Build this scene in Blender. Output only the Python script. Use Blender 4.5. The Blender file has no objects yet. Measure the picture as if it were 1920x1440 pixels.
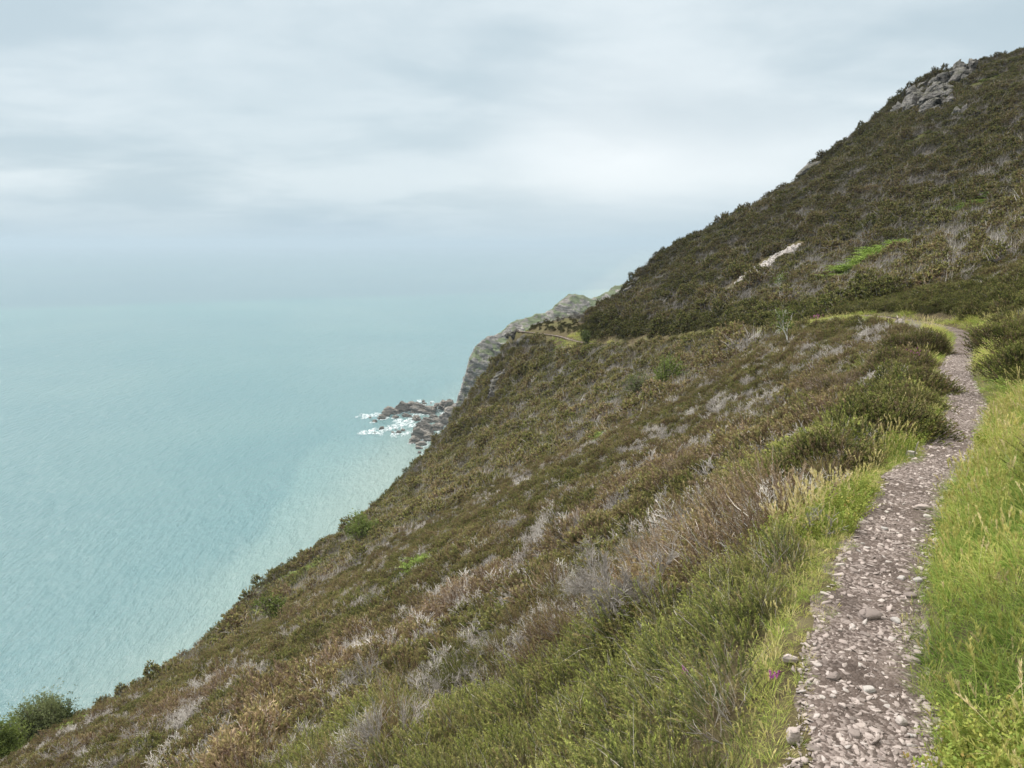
import bpy, bmesh, math, random
import numpy as np
from mathutils import Vector, Matrix

random.seed(7); RNG = np.random.default_rng(11)
scn = bpy.context.scene
COL = scn.collection
# ------------------------------------------------------------------ camera
F = 1331.0; CX, CY = 960.0, 720.0; PITCH = math.radians(11.2)
cam_d = bpy.data.cameras.new('camera'); cam = bpy.data.objects.new('camera', cam_d); COL.objects.link(cam)
cam_d.sensor_width = 36.0; cam_d.lens = 36.0*F/1920.0
cam_d.clip_start = 0.05; cam_d.clip_end = 120000
cam.location = (0, 0, 0); cam.rotation_euler = (math.pi/2-PITCH, 0, 0)
scn.camera = cam
# ------------------------------------------------------------------ world, sun, exposure
scn.view_settings.view_transform = 'Standard'; scn.view_settings.look = 'None'
scn.view_settings.exposure = 0.08; scn.view_settings.gamma = 1.0
try: scn.view_settings.use_curve_mapping = False
except Exception: pass
SUN_EL, SUN_AZ = math.radians(50), math.radians(-62)      # azimuth from +Y, positive to the right

class NT:
    """small node tree builder"""
    def __init__(s, tree): s.t = tree; s.t.nodes.clear()
    def n(s, typ, **kw):
        nd = s.t.nodes.new(typ)
        for k, v in kw.items():
            if k.startswith('i_'):
                key = k[2:]
                key = int(key) if key.isdigit() else key.replace('_', ' ')
                s.set(nd, key, v)
            else: setattr(nd, k, v)
        return nd
    def set(s, nd, key, v):
        if isinstance(v, bpy.types.NodeSocket): s.t.links.new(v, nd.inputs[key])
        else: nd.inputs[key].default_value = v
    def math(s, op, a, b=0.0, clamp=False):
        nd = s.t.nodes.new('ShaderNodeMath'); nd.operation = op; nd.use_clamp = clamp
        s.set(nd, 0, a); s.set(nd, 1, b); return nd.outputs[0]
    def mix(s, f, a, b, blend='MIX'):
        nd = s.t.nodes.new('ShaderNodeMix'); nd.data_type = 'RGBA'; nd.blend_type = blend
        s.set(nd, 0, f)
        for k, v in ((6, a), (7, b)):
            if not isinstance(v, bpy.types.NodeSocket) and len(v) == 3: v = (*v, 1)
            s.set(nd, k, v)
        return nd.outputs[2]
    def ramp(s, f, pts, interp='LINEAR'):
        nd = s.t.nodes.new('ShaderNodeValToRGB'); cr = nd.color_ramp; cr.interpolation = interp
        while len(cr.elements) < len(pts): cr.elements.new(0.5)
        for e, (p, c) in zip(cr.elements, pts):
            e.position = p
            if isinstance(c, (int, float)): c = (c, c, c)
            e.color = (*c[:3], 1)
        s.set(nd, 0, f); return nd.outputs[0]
    def mr(s, v, a, b, c=0.0, d=1.0, smooth=False):
        nd = s.t.nodes.new('ShaderNodeMapRange'); nd.interpolation_type = 'SMOOTHSTEP' if smooth else 'LINEAR'
        for k, x in zip(range(5), (v, a, b, c, d)): s.set(nd, k, x)
        return nd.outputs[0]
    def noise(s, vec, scale, detail=4, rough=.55, dist=0.0):
        nd = s.n('ShaderNodeTexNoise'); nd.inputs['Scale'].default_value = scale; nd.inputs['Detail'].default_value = detail
        nd.inputs['Roughness'].default_value = rough; nd.inputs['Distortion'].default_value = dist
        if vec is not None: s.t.links.new(vec, nd.inputs['Vector'])
        return nd.outputs['Fac']

def make_world():
    w = bpy.data.worlds.new('World'); scn.world = w; w.use_nodes = True
    T = NT(w.node_tree)
    sky = T.n('ShaderNodeTexSky'); sky.sky_type = 'NISHITA'; sky.sun_disc = False
    sky.sun_elevation = SUN_EL; sky.sun_rotation = SUN_AZ; sky.altitude = 150; sky.dust_density = 2.0
    blue = T.mix(1.0, sky.outputs[0], (.1, .1, .1), 'MULTIPLY')
    tc = T.n('ShaderNodeTexCoord'); D = tc.outputs['Generated']
    sep = T.n('ShaderNodeSeparateXYZ', i_0=D)
    x, y, z = sep.outputs
    zc = T.math('MAXIMUM', z, 0.0)
    # the layer seen as a plane overhead: long thin streaks towards the horizon
    den = T.math('ADD', zc, 0.16)
    comb = T.n('ShaderNodeCombineXYZ', i_0=T.math('DIVIDE', x, den), i_1=T.math('DIVIDE', y, den), i_2=0.0)
    mp = T.n('ShaderNodeMapping', i_Vector=comb.outputs[0]); mp.inputs['Scale'].default_value = (1, 1.15, 1); mp.inputs['Location'].default_value = (3.1, .4, 0)
    n1 = T.noise(mp.outputs[0], .62, 5, .5, .35)
    n2 = T.noise(mp.outputs[0], 1.5, 7, .54, .3)
    n = T.math('ADD', T.math('MULTIPLY', n1, .68), T.math('MULTIPLY', n2, .32))
    cl = T.mr(n, .39, .61, 0, 1, True)
    dark = (.53, .645, .71); lite = (.775, .86, .90)
    c = T.mix(cl, dark, lite)
    # thin place in the layer, brighter
    def blob(px, py, rad_in, rad_out, sx=1.0):
        dx = (px-CX)/F; dy = -(py-CY)/F; c_, s_ = math.cos(PITCH), math.sin(PITCH)
        v = Vector((dx, c_+s_*dy, -s_+c_*dy)).normalized()
        az = math.atan2(v.x, v.y); el = math.asin(v.z)
        daz = T.math('MULTIPLY', T.math('SUBTRACT', T.math('ARCTAN2', x, y), az), sx)
        de = T.math('SUBTRACT', T.math('ARCSINE', z), el)
        r = T.math('SQRT', T.math('ADD', T.math('MULTIPLY', daz, daz), T.math('MULTIPLY', de, de)))
        r = T.math('ADD', r, T.math('MULTIPLY', T.math('SUBTRACT', n2, .5), .10))
        return T.mr(r, rad_out, rad_in, 0, 1, True)
    c = T.mix(T.math('MULTIPLY', blob(1180, 295, 0.0, .17, .6), .95), c, (.95, 1.0, 1.02))
    c = T.mix(T.math('MULTIPLY', blob(1380, 340, 0.0, .10, .3), .7), c, (.90, .96, .985))
    c = T.mix(T.math('MULTIPLY', blob(1250, 205, 0.0, .09, .4), .5), c, (.56, .66, .72))
    c = T.mix(T.math('MULTIPLY', blob(560, 190, 0.0, .20, .45), .45), c, (.56, .68, .74))
    # horizon band: even grey blue
    hz = T.mr(zc, 0.0, .09, 1, 0, True)
    hb = T.noise(mp.outputs[0], .45, 3, .5)
    hcol = T.mix(T.mr(hb, .4, .6), (.47, .61, .71), (.56, .685, .76))
    c = T.mix(T.math('MULTIPLY', hz, .85), c, hcol)
    # overcast sky: brightest overhead
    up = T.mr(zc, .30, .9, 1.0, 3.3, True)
    ov = T.mr(zc, .28, .8, 0, 1, True)                        # thick neutral grey cloud overhead
    c = T.mix(ov, c, (.80, .785, .75))
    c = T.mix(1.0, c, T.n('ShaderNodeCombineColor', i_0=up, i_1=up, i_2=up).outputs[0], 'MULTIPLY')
    c = T.mix(.93, blue, c)
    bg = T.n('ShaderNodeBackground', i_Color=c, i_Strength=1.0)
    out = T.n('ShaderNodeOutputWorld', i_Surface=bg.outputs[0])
make_world()
sl = bpy.data.lights.new('sun', 'SUN'); sun = bpy.data.objects.new('sun', sl); COL.objects.link(sun)
sl.energy = 4.3; sl.angle = math.radians(10); sl.color = (1, .96, .9)
sd = Vector((math.sin(SUN_AZ)*math.cos(SUN_EL), math.cos(SUN_AZ)*math.cos(SUN_EL), math.sin(SUN_EL)))
sun.rotation_euler = sd.to_track_quat('Z', 'Y').to_euler()
scn.cycles.max_bounces = 6; scn.cycles.diffuse_bounces = 2; scn.cycles.glossy_bounces = 2
scn.cycles.transmission_bounces = 2; scn.cycles.volume_bounces = 0; scn.cycles.transparent_max_bounces = 4
scn.cycles.caustics_reflective = False; scn.cycles.caustics_refractive = False

# ------------------------------------------------------------------ noise
def _h(ix, iy, iz):
    n = (ix*374761393 + iy*668265263 + iz*2147483647 + 1274126177) & 0xffffffff
    n = ((n ^ (n >> 13))*1274126177) & 0xffffffff
    n = n ^ (n >> 16)
    return (n & 0xffff)/65535.0
def vnoise(x, y, z=0.0):
    x = np.asarray(x, float); y = np.asarray(y, float); z = np.zeros_like(x)+z
    ix = np.floor(x).astype(np.int64); iy = np.floor(y).astype(np.int64); iz = np.floor(z).astype(np.int64)
    fx, fy, fz = x-ix, y-iy, z-iz
    fx = fx*fx*(3-2*fx); fy = fy*fy*(3-2*fy); fz = fz*fz*(3-2*fz)
    r = 0
    for a in (0, 1):
        for b in (0, 1):
            for c in (0, 1):
                r = r+_h(ix+a, iy+b, iz+c)*(fx if a else 1-fx)*(fy if b else 1-fy)*(fz if c else 1-fz)
    return r*2-1
def fbm(x, y, z=0.0, oct=4, gain=.5):
    r = 0; a = 1; t = 0
    for i in range(oct):
        r = r+a*vnoise(x*2**i+17.3*i, y*2**i-9.1*i, z*2**i+3.7*i); t += a; a *= gain
    return r/t
def sstep(a, b, x):
    t = np.clip((x-a)/(b-a), 0, 1); return t*t*(3-2*t)

# ------------------------------------------------------------------ survey of the hillside
SEA = -150.0
def at(px, py, d):
    """surveyed point: bearing and slope of a sight line from the path, horizontal distance d"""
    x = (px-CX)/F; y = -(py-CY)/F; c, s = math.cos(PITCH), math.sin(PITCH)
    v = (x, c+s*y, -s+c*y); h = math.hypot(v[0], v[1])
    return (v[0]/h*d, v[1]/h*d, v[2]/h*d)
PATH_NEAR = [(1628,1440),(1630,1340),(1620,1240),(1640,1150),(1645,1080),(1677,1000),(1697,960),(1722,900),(1768,858),
             (1786,828),(1804,787),(1816,760),(1809,739),(1802,721),(1793,691),(1807,649)]
pth = [(-2.6,-4.6,-1.55),(-1.2,-2.1,-1.58),(0,0,-1.6),(.6,1.0,-1.65)]
for px, py in PATH_NEAR:
    a = at(px, py, 1.0); d = 1.6/(-a[2]-.045); pth.append(at(px, py, d))
pth += [at(1800,622,26), at(1735,605,30), at(1660,594,34), at(1590,592,38), at(1500,606,45), at(1400,622,56), at(1300,634,68),
        at(1200,642,82), at(1130,645,93), at(1085,640,101), at(1050,630,108), at(1015,625,114), at(985,622,119), at(965,622,124), at(950,640,140)]
def catmull(P, n):
    P = np.array(P); out = []
    for i in range(len(P)-1):
        p0 = P[max(i-1, 0)]; p1 = P[i]; p2 = P[i+1]; p3 = P[min(i+2, len(P)-1)]
        for t in np.linspace(0, 1, n, endpoint=False):
            out.append(.5*((2*p1)+(-p0+p2)*t+(2*p0-5*p1+4*p2-p3)*t*t+(-p0+3*p1-3*p2+p3)*t**3))
    out.append(P[-1]); return np.array(out)
PC = catmull(pth, 6)
seg = np.hypot(*(PC[1:, :2]-PC[:-1, :2]).T); PS = np.concatenate([[0], np.cumsum(seg)])
def path_query(x, y):
    """distance to the path's centre line (+ on the uphill side), its height there, arc length"""
    x = np.asarray(x, float).ravel(); y = np.asarray(y, float).ravel()
    best = np.full(x.shape, 1e9); hz = np.zeros_like(x); sgn = np.ones_like(x); arc = np.zeros_like(x)
    for i in range(len(PC)-1):
        a = PC[i]; b = PC[i+1]; dx, dy = b[0]-a[0], b[1]-a[1]; L2 = dx*dx+dy*dy+1e-12
        t = np.clip(((x-a[0])*dx+(y-a[1])*dy)/L2, 0, 1)
        ex = x-(a[0]+t*dx); ey = y-(a[1]+t*dy); d = np.hypot(ex, ey)
        m = d < best
        best[m] = d[m]; hz[m] = (a[2]+t*(b[2]-a[2]))[m]; arc[m] = (PS[i]+t*seg[i])[m]
        sgn[m] = np.where((ex*dy-ey*dx)[m] > 0, 1, -1)
    return best, sgn, hz, arc
# ground points (sight line, distance)
CP = [(1400,1440,2.9),(1200,1440,3.3),(1000,1440,3.9),(800,1440,5.0),(600,1440,6.8),(400,1440,10.5),(200,1440,18),(60,1440,28),
      (1400,1300,3.5),(1200,1300,4.2),(1000,1300,5.4),(800,1300,7.6),(600,1300,12),(420,1300,20),(250,1330,38),
      (1450,1150,4.0),(1300,1150,4.9),(1100,1150,6.8),(900,1150,10.5),(700,1150,19),(560,1140,38),
      (1550,1000,5.0),(1400,1000,6.4),(1200,1000,9.6),(1000,1000,17),(850,1000,32),(730,1000,60),
      (1640,880,6.8),(1500,880,9.2),(1300,880,15),(1100,880,29),(950,880,52),(830,880,90),
      (1700,780,9.4),(1600,780,13),(1400,780,23),(1200,780,44),(1050,780,72),(935,785,104),
      (1720,700,13.5),(1600,700,20),(1450,700,32),(1300,700,51),(1150,700,78),(1020,700,102),
      (1690,640,20),(1600,640,26.5),(1500,640,37),(1400,655,47),
      # above the path
      (1960,900,7.0),(1960,760,10.5),(1960,650,16),(1960,600,21),(1880,640,18),(1850,600,26),(1960,500,38),(1960,400,58),(1960,300,86),(1960,200,122),(1960,130,158),
      (1760,560,40),(1750,480,60),(1750,380,88),(1750,280,120),(1750,200,147),
      (1600,560,48),(1600,480,74),(1600,380,105),(1600,300,132),
      (1450,570,62),(1450,500,86),(1450,420,115),(1320,590,75),(1320,520,96),(1320,460,119),
      (1200,610,90),(1200,566,103),(1130,600,104),
      # silhouette
      (985,632,121),(948,666,124),(922,712,127),(893,770,130),(796,868,126),(700,962,112),(640,1022,98),(560,1062,86),(480,1125,74),(400,1205,66),(300,1275,59),(200,1342,52),(120,1385,47),(0,1432,42),(-200,1560,36),
      (1100,598,113),(1180,558,122),(1250,474,132),(1330,438,138),(1430,382,144),(1500,346,150),(1560,286,158),(1640,231,166),(1700,172,173),(1800,134,181),(1920,108,190),(2100,40,200)]
C3 = [at(*c) for c in CP]
# behind and beside the camera: the same slope goes on
for yy in (-4, -12, -30):
    for u in (-30, -14, -5, 5, 14, 30):
        base = np.array([.5*yy*1.0+0, yy]); C3.append((base[0]+u*.93, base[1]-u*.37, -1.55-.0*yy+(u*.62 if u > 0 else u*.80)))
C3 += [(60,10,36),(90,30,52),(120,60,64),(40,0,25),(20,6,9.5),(12,2,6.0),(150,110,76)]
for i in range(2, len(PC), 6): C3.append(tuple(PC[i]))
C3 = np.array(C3)
def tps_fit(P, lam):
    xy = P[:, :2]; n = len(P)
    d = np.hypot(xy[:, None, 0]-xy[None, :, 0], xy[:, None, 1]-xy[None, :, 1])
    K = np.where(d > 0, d*d*np.log(d+1e-12), 0)
    # near points are surveyed finely, far ones coarsely
    r = np.hypot(xy[:, 0], xy[:, 1])
    K = K+np.diag(lam*(1+r))
    A = np.zeros((n+3, n+3)); A[:n, :n] = K; A[:n, n] = 1; A[:n, n+1:] = xy; A[n, :n] = 1; A[n+1:, :n] = xy.T
    b = np.zeros(n+3); b[:n] = P[:, 2]
    return np.linalg.solve(A, b)
TW = tps_fit(C3, .25)
def tps(x, y):
    out = TW[len(C3)]+TW[len(C3)+1]*x+TW[len(C3)+2]*y
    for (cx, cy, _), w in zip(C3, TW):
        d2 = (x-cx)**2+(y-cy)**2+1e-12
        out = out+w*.5*d2*np.log(d2)
    return out
EDGE = np.array([(-60,-40),(-47,-10)]+[at(*c)[:2] for c in [(-200,1560,36),(0,1432,42),(120,1385,47),(200,1342,52),(300,1275,59),(400,1205,66),(480,1125,74),(560,1062,86),(640,1022,98),(700,962,112),
      (796,868,126),(893,770,130),(922,712,127),(948,662,124),(985,626,121),(1100,580,113.5),(1180,540,122),(1250,465,132),(1330,430,138),(1430,375,144),(1500,340,150),
      (1560,280,158),(1640,225,166),(1700,165,173),(1800,128,181),(1920,102,190),(2100,40,200)]]+[(230,190)])
ESTEEP = np.concatenate([[2.6]*12, [2.0]*3, [1.2]*2, [.9]*(len(EDGE)-17)])
def edge_query(x, y):
    best = np.full(x.shape, 1e9); side = np.zeros_like(x); k = np.ones_like(x)
    for i in range(len(EDGE)-1):
        a = EDGE[i]; b = EDGE[i+1]; dx, dy = b-a; L2 = dx*dx+dy*dy
        t = np.clip(((x-a[0])*dx+(y-a[1])*dy)/L2, 0, 1)
        ex = x-(a[0]+t*dx); ey = y-(a[1]+t*dy); d = np.hypot(ex, ey); m = d < best-1e-9
        best[m] = d[m]; side[m] = np.where((ex*dy-ey*dx)[m] < 0, 1, -1); k[m] = (ESTEEP[i]+t*(ESTEEP[i+1]-ESTEEP[i]))[m]
    return best*side, k      # + = outside (seaward)
def ground(x, y, detail=True):
    """height of the hillside"""
    x = np.atleast_1d(np.asarray(x, float)); y = np.atleast_1d(np.asarray(y, float)); sh = x.shape; x = x.ravel(); y = y.ravel()
    z = tps(x, y)
    e, k = edge_query(x, y)
    eo = np.maximum(e-.5, 0)
    z = z*(eo <= 0)+(eo > 0)*z
    # beyond the brow the ground goes on from the brow's own height
    z = z-k*eo*(1-np.exp(-eo/3))
    r = np.hypot(x, y)
    pd, ps, pz, arc = path_query(x, y)
    if detail:
        amp = sstep(.35, 3.0, pd)
        z = z+amp*(.10*fbm(x*.9, y*.9, 1, 3)+np.clip(r/60, 0, 1)*.55*fbm(x*.22, y*.22, 5, 4)+np.clip(r/120, 0, 1)*.9*fbm(x*.07, y*.07, 9, 3))
    # the path's bench cut into the slope
    w = .24+.05*vnoise(arc*1.3, ps*3.0)
    f = 1-sstep(w, w+.9, pd)
    zb = pz+np.where(ps > 0, .55, -.35)*np.maximum(pd-w, 0)
    z = z*(1-f)+zb*f-.012*(pd < w+.3)
    return np.maximum(z, SEA-3).reshape(sh)

def mesh_obj(name, verts, faces, mat=None, parent=None, smooth=False, kind=None, link=True):
    me = bpy.data.meshes.new(name)
    verts = np.asarray(verts, np.float32)
    if isinstance(faces, np.ndarray):
        n, k = faces.shape
        me.vertices.add(len(verts)); me.vertices.foreach_set('co', verts.ravel())
        me.loops.add(n*k); me.loops.foreach_set('vertex_index', faces.ravel().astype(np.int32))
        me.polygons.add(n); me.polygons.foreach_set('loop_start', np.arange(0, n*k, k, dtype=np.int32))
        me.update(calc_edges=True); me.validate()
    else:
        me.from_pydata([tuple(v) for v in verts], [], faces)
    if smooth: me.shade_smooth()
    if mat: me.materials.append(mat)
    o = bpy.data.objects.new(name, me)
    if link: COL.objects.link(o)
    if parent: o.parent = parent
    if kind: o['kind'] = kind
    return o
def grid_faces(nu, nv, wrap=False):
    i = np.arange(nu-1 if not wrap else nu)[:, None]; j = np.arange(nv-1)[None, :]
    i2 = (i+1) % nu
    return np.stack([i*nv+j, i2*nv+j, i2*nv+j+1, i*nv+j+1], -1).reshape(-1, 4)

az = np.radians(np.concatenate([np.linspace(-42, 46, 620, endpoint=False), np.linspace(46, 318, 120, endpoint=False)]))
rr = np.concatenate([[0.001], np.geomspace(.35, 420, 560)])
A_, R_ = np.meshgrid(az, rr, indexing='ij')
X_ = np.sin(A_)*R_; Y_ = np.cos(A_)*R_
Z_ = ground(X_, Y_)
V = np.stack([X_, Y_, Z_], -1).reshape(-1, 3)
def first_hit(pts):
    """where sight lines from the path meet the hillside: used only to survey where the plants and rocks stand"""
    dd = np.geomspace(1.6, 240, 420); out = []
    P = np.array([at(px, py, 1.0) for px, py in pts])
    X = P[:, 0:1]*dd; Y = P[:, 1:2]*dd; Zr = P[:, 2:3]*dd
    G = ground(X, Y)
    for i in range(len(pts)):
        below = np.nonzero(Zr[i] < G[i])[0]
        j = below[0] if len(below) else len(dd)-1
        if j > 0:
            a0 = Zr[i, j-1]-G[i, j-1]; a1 = Zr[i, j]-G[i, j]; t = a0/(a0-a1) if a0 != a1 else 0
            d = dd[j-1]+(dd[j]-dd[j-1])*min(max(t, 0), 1)
        else: d = dd[0]
        out.append((P[i, 0]*d, P[i, 1]*d, float(ground(P[i, 0]*d, P[i, 1]*d)[0]), d))
    return out
def hit(px, py): return first_hit([(px, py)])[0]
def sea_at(px, py):
    a = at(px, py, 1.0); d = SEA/a[2]; return (a[0]*d, a[1]*d, SEA)

# ------------------------------------------------------------------ materials
def pmat(name, build):
    m = bpy.data.materials.new(name); m.use_nodes = True; T = NT(m.node_tree)
    sh = build(T); o = T.n('ShaderNodeOutputMaterial', i_Surface=sh)
    return m
def princ(T, col, rough=.85, spec=.25, normal=None):
    p = T.n('ShaderNodeBsdfPrincipled', i_Base_Color=col if isinstance(col, bpy.types.NodeSocket) else (*col, 1), i_Roughness=rough)
    p.inputs['Specular IOR Level'].default_value = spec
    if normal is not None: T.set(p, 'Normal', normal)
    return p.outputs[0]
def gattr(T, name): return T.n('ShaderNodeAttribute', attribute_name=name, attribute_type='GEOMETRY').outputs['Fac']
def iattr(T, name): return T.n('ShaderNodeAttribute', attribute_name=name, attribute_type='INSTANCER').outputs['Fac']
def plant_mat(name, stops, trans=.0, inst=True, tip=None):
    """stops: colour ramp over c (sprig to sprig variation) shifted by the instance's tint"""
    def b(T):
        c = gattr(T, 'c')
        if inst:
            t = T.math('ADD', T.math('MULTIPLY', c, .55), T.math('MULTIPLY', iattr(T, 'tint'), .6))
            v = iattr(T, 'val')
        else:
            oi = T.n('ShaderNodeObjectInfo').outputs['Random']
            t = c; v = T.mr(oi, 0, 1, .85, 1.15)
        col = T.ramp(t, stops)
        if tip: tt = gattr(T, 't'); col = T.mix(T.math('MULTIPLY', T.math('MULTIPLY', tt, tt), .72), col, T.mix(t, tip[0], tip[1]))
        col = T.mix(1.0, col, T.n('ShaderNodeCombineColor', i_0=v, i_1=v, i_2=v).outputs[0], 'MULTIPLY')
        s = princ(T, col, .8, .15)
        if trans:
            tr = T.n('ShaderNodeBsdfTranslucent', i_Color=col).outputs[0]
            s = T.n('ShaderNodeMixShader', i_0=trans, i_1=s, i_2=tr).outputs[0]
        return s
    return pmat(name, b)
M = {}
HEATH = [(0, (.036,.052,.018)), (.25, (.066,.072,.030)), (.45, (.112,.088,.052)), (.65, (.165,.105,.068)), (.87, (.23,.18,.145)), (1, (.33,.285,.24))]
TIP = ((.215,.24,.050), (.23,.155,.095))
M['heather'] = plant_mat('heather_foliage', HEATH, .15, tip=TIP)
M['dead'] = plant_mat('bleached_twigs', [(0, (.15,.13,.115)), (.45, (.33,.30,.27)), (1, (.57,.535,.49))])
GRASS = [(0, (.08,.14,.03)), (.28, (.18,.275,.05)), (.5, (.33,.39,.085)), (.72, (.54,.50,.17)), (1, (.68,.58,.34))]
M['grass'] = plant_mat('grass_blades', GRASS, .3)
M['bilberry'] = plant_mat('bilberry_leaves', [(0, (.10,.16,.035)), (.4, (.21,.27,.055)), (.7, (.33,.34,.08)), (.9, (.38,.24,.09)), (1, (.34,.12,.07))], .3)
M['wood'] = plant_mat('woody_stems', [(0, (.05,.035,.025)), (1, (.12,.09,.065))], inst=False)
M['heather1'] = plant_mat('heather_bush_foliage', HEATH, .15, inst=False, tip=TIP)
M['dead1'] = plant_mat('dead_branches', [(0, (.16,.13,.11)), (.45, (.28,.25,.22)), (1, (.46,.43,.40))], inst=False)
M['bark'] = pmat('bark', lambda T: princ(T, T.ramp(T.noise(T.n('ShaderNodeTexCoord').outputs['Object'], 9, 5), [(.3, (.10,.08,.06)), (.6, (.24,.20,.17)), (.75, (.34,.32,.29))]), .9))
M['palebark'] = pmat('pale_bark', lambda T: princ(T, T.ramp(T.noise(T.n('ShaderNodeTexCoord').outputs['Object'], 9, 5), [(.3, (.40,.38,.34)), (.7, (.66,.64,.60))]), .9))
def leafmat(name, a, b, c): return plant_mat(name, [(0, a), (.55, b), (1, c)], .3, inst=False)
M['leaf_dark'] = leafmat('dark_leaves', (.05,.07,.025), (.09,.115,.038), (.16,.18,.07))
M['leaf_grey'] = leafmat('grey_green_leaves', (.09,.11,.045), (.155,.18,.075), (.25,.27,.14))
M['leaf_mid'] = leafmat('green_leaves', (.08,.11,.030), (.145,.185,.045), (.25,.28,.09))
M['bracken'] = leafmat('bracken_fronds', (.08,.125,.025), (.15,.215,.04), (.26,.32,.08))
M['yellow'] = leafmat('yellow_green_fronds', (.22,.29,.035), (.36,.42,.07), (.50,.52,.16))
M['purple'] = leafmat('purple_flowers', (.25,.05,.20), (.42,.10,.34), (.55,.20,.46))

def soil(T):
    P = T.n('ShaderNodeNewGeometry').outputs['Position']
    n = T.noise(P, 3.0, 7, .65); n2 = T.noise(P, .25, 4, .5)
    col = T.ramp(n, [(.3, (.035,.026,.016)), (.5, (.075,.06,.032)), (.65, (.11,.095,.05)), (.8, (.17,.14,.10))])
    col = T.mix(T.mr(n2, .45, .6), col, (.085,.08,.035))
    bp = T.n('ShaderNodeBump', i_Height=n, i_Strength=.7, i_Distance=.12)
    return princ(T, col, .95, .1, bp.outputs[0])
M['soil'] = pmat('heath_soil', soil)
def pathsoil(T):
    P = T.n('ShaderNodeNewGeometry').outputs['Position']
    n = T.noise(P, 5, 8, .7); n2 = T.noise(P, 2.2, 3, .5)
    vo = T.n('ShaderNodeTexVoronoi', feature='F1'); vo.inputs['Scale'].default_value = 75; T.t.links.new(P, vo.inputs['Vector'])
    grit = T.ramp(vo.outputs['Color'], [(.3, (.07,.055,.047)), (.55, (.17,.135,.12)), (.75, (.32,.27,.245))])
    col = T.ramp(n, [(.3, (.045,.034,.028)), (.55, (.085,.065,.054)), (.75, (.15,.12,.10))])
    col = T.mix(T.mr(n2, .38, .62, .15, .75), col, grit)
    h = T.math('ADD', n, T.math('MULTIPLY', vo.outputs['Distance'], -.35))
    bp = T.n('ShaderNodeBump', i_Height=h, i_Strength=.8, i_Distance=.03)
    return princ(T, col, .95, .15, bp.outputs[0])
M['path'] = pmat('trodden_earth_and_grit', pathsoil)
def stonemat(inst):
    def b(T):
        tc = T.n('ShaderNodeTexCoord').outputs['Object']
        r = T.n('ShaderNodeObjectInfo').outputs['Random'] if not inst else iattr(T, 'tint')
        base = T.ramp(r, [(0, (.125,.102,.092)), (.25, (.225,.185,.168)), (.5, (.31,.26,.237)), (.75, (.39,.335,.305)), (.9, (.34,.325,.31)), (1, (.47,.43,.38))])
        n = T.noise(tc, 30 if not inst else 2.5, 5, .6)
        base = T.mix(T.mr(n, .35, .7, 0, .55), base, (.22,.185,.16))
        bp = T.n('ShaderNodeBump', i_Height=n, i_Strength=.4, i_Distance=.01)
        return princ(T, base, .85, .3, bp.outputs[0])
    return b
M['stone'] = pmat('slate_stone', stonemat(False)); M['gravel'] = pmat('slate_gravel', stonemat(True))
def rockmat(light, dark, veg, vegamt, sc, strata=(.2, .1, 1.0)):
    def b(T):
        g = T.n('ShaderNodeNewGeometry'); P = g.outputs['Position']
        mp = T.n('ShaderNodeMapping', i_Vector=P); mp.inputs['Scale'].default_value = (.35, .35, 1.5); mp.inputs['Rotation'].default_value = (strata[0], strata[1], 0)
        n = T.noise(mp.outputs[0], sc, 8, .68, .4); n2 = T.noise(P, sc*.35, 5, .6); n3 = T.noise(P, sc*3, 4, .6)
        col = T.ramp(n, [(.32, dark), (.5, tuple((a+b_)/2 for a, b_ in zip(dark, light))), (.66, light)])
        col = T.mix(T.mr(n3, .3, .7, 0, .35), col, tuple(x*.5 for x in dark))
        nz = T.n('ShaderNodeSeparateXYZ', i_0=g.outputs['Normal']).outputs[2]
        f = T.math('MULTIPLY', T.mr(T.math('ADD', T.math('MULTIPLY', nz, .35), n2), .66, .80, 0, 1, True), vegamt)
        col = T.mix(f, col, T.mix(n3, tuple(x*.6 for x in veg), tuple(x*1.4 for x in veg)))
        bp = T.n('ShaderNodeBump', i_Height=T.math('ADD', n, T.math('MULTIPLY', n3, .4)), i_Strength=.9, i_Distance=1.2/sc)
        return princ(T, col, .9, .2, bp.outputs[0])
    return b
M['crag'] = pmat('crag_rock', rockmat((.30,.285,.265), (.05,.045,.042), (.07,.075,.035), .4, 1.3))
M['cliff'] = pmat('cliff_rock', rockmat((.53,.49,.45), (.07,.064,.06), (.11,.145,.06), .8, .34, (.5, .3, 0)))
M['searock'] = pmat('shore_rock', rockmat((.44,.40,.36), (.12,.11,.10), (.10,.09,.05), .25, .45, (.6, .2, 0)))

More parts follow.
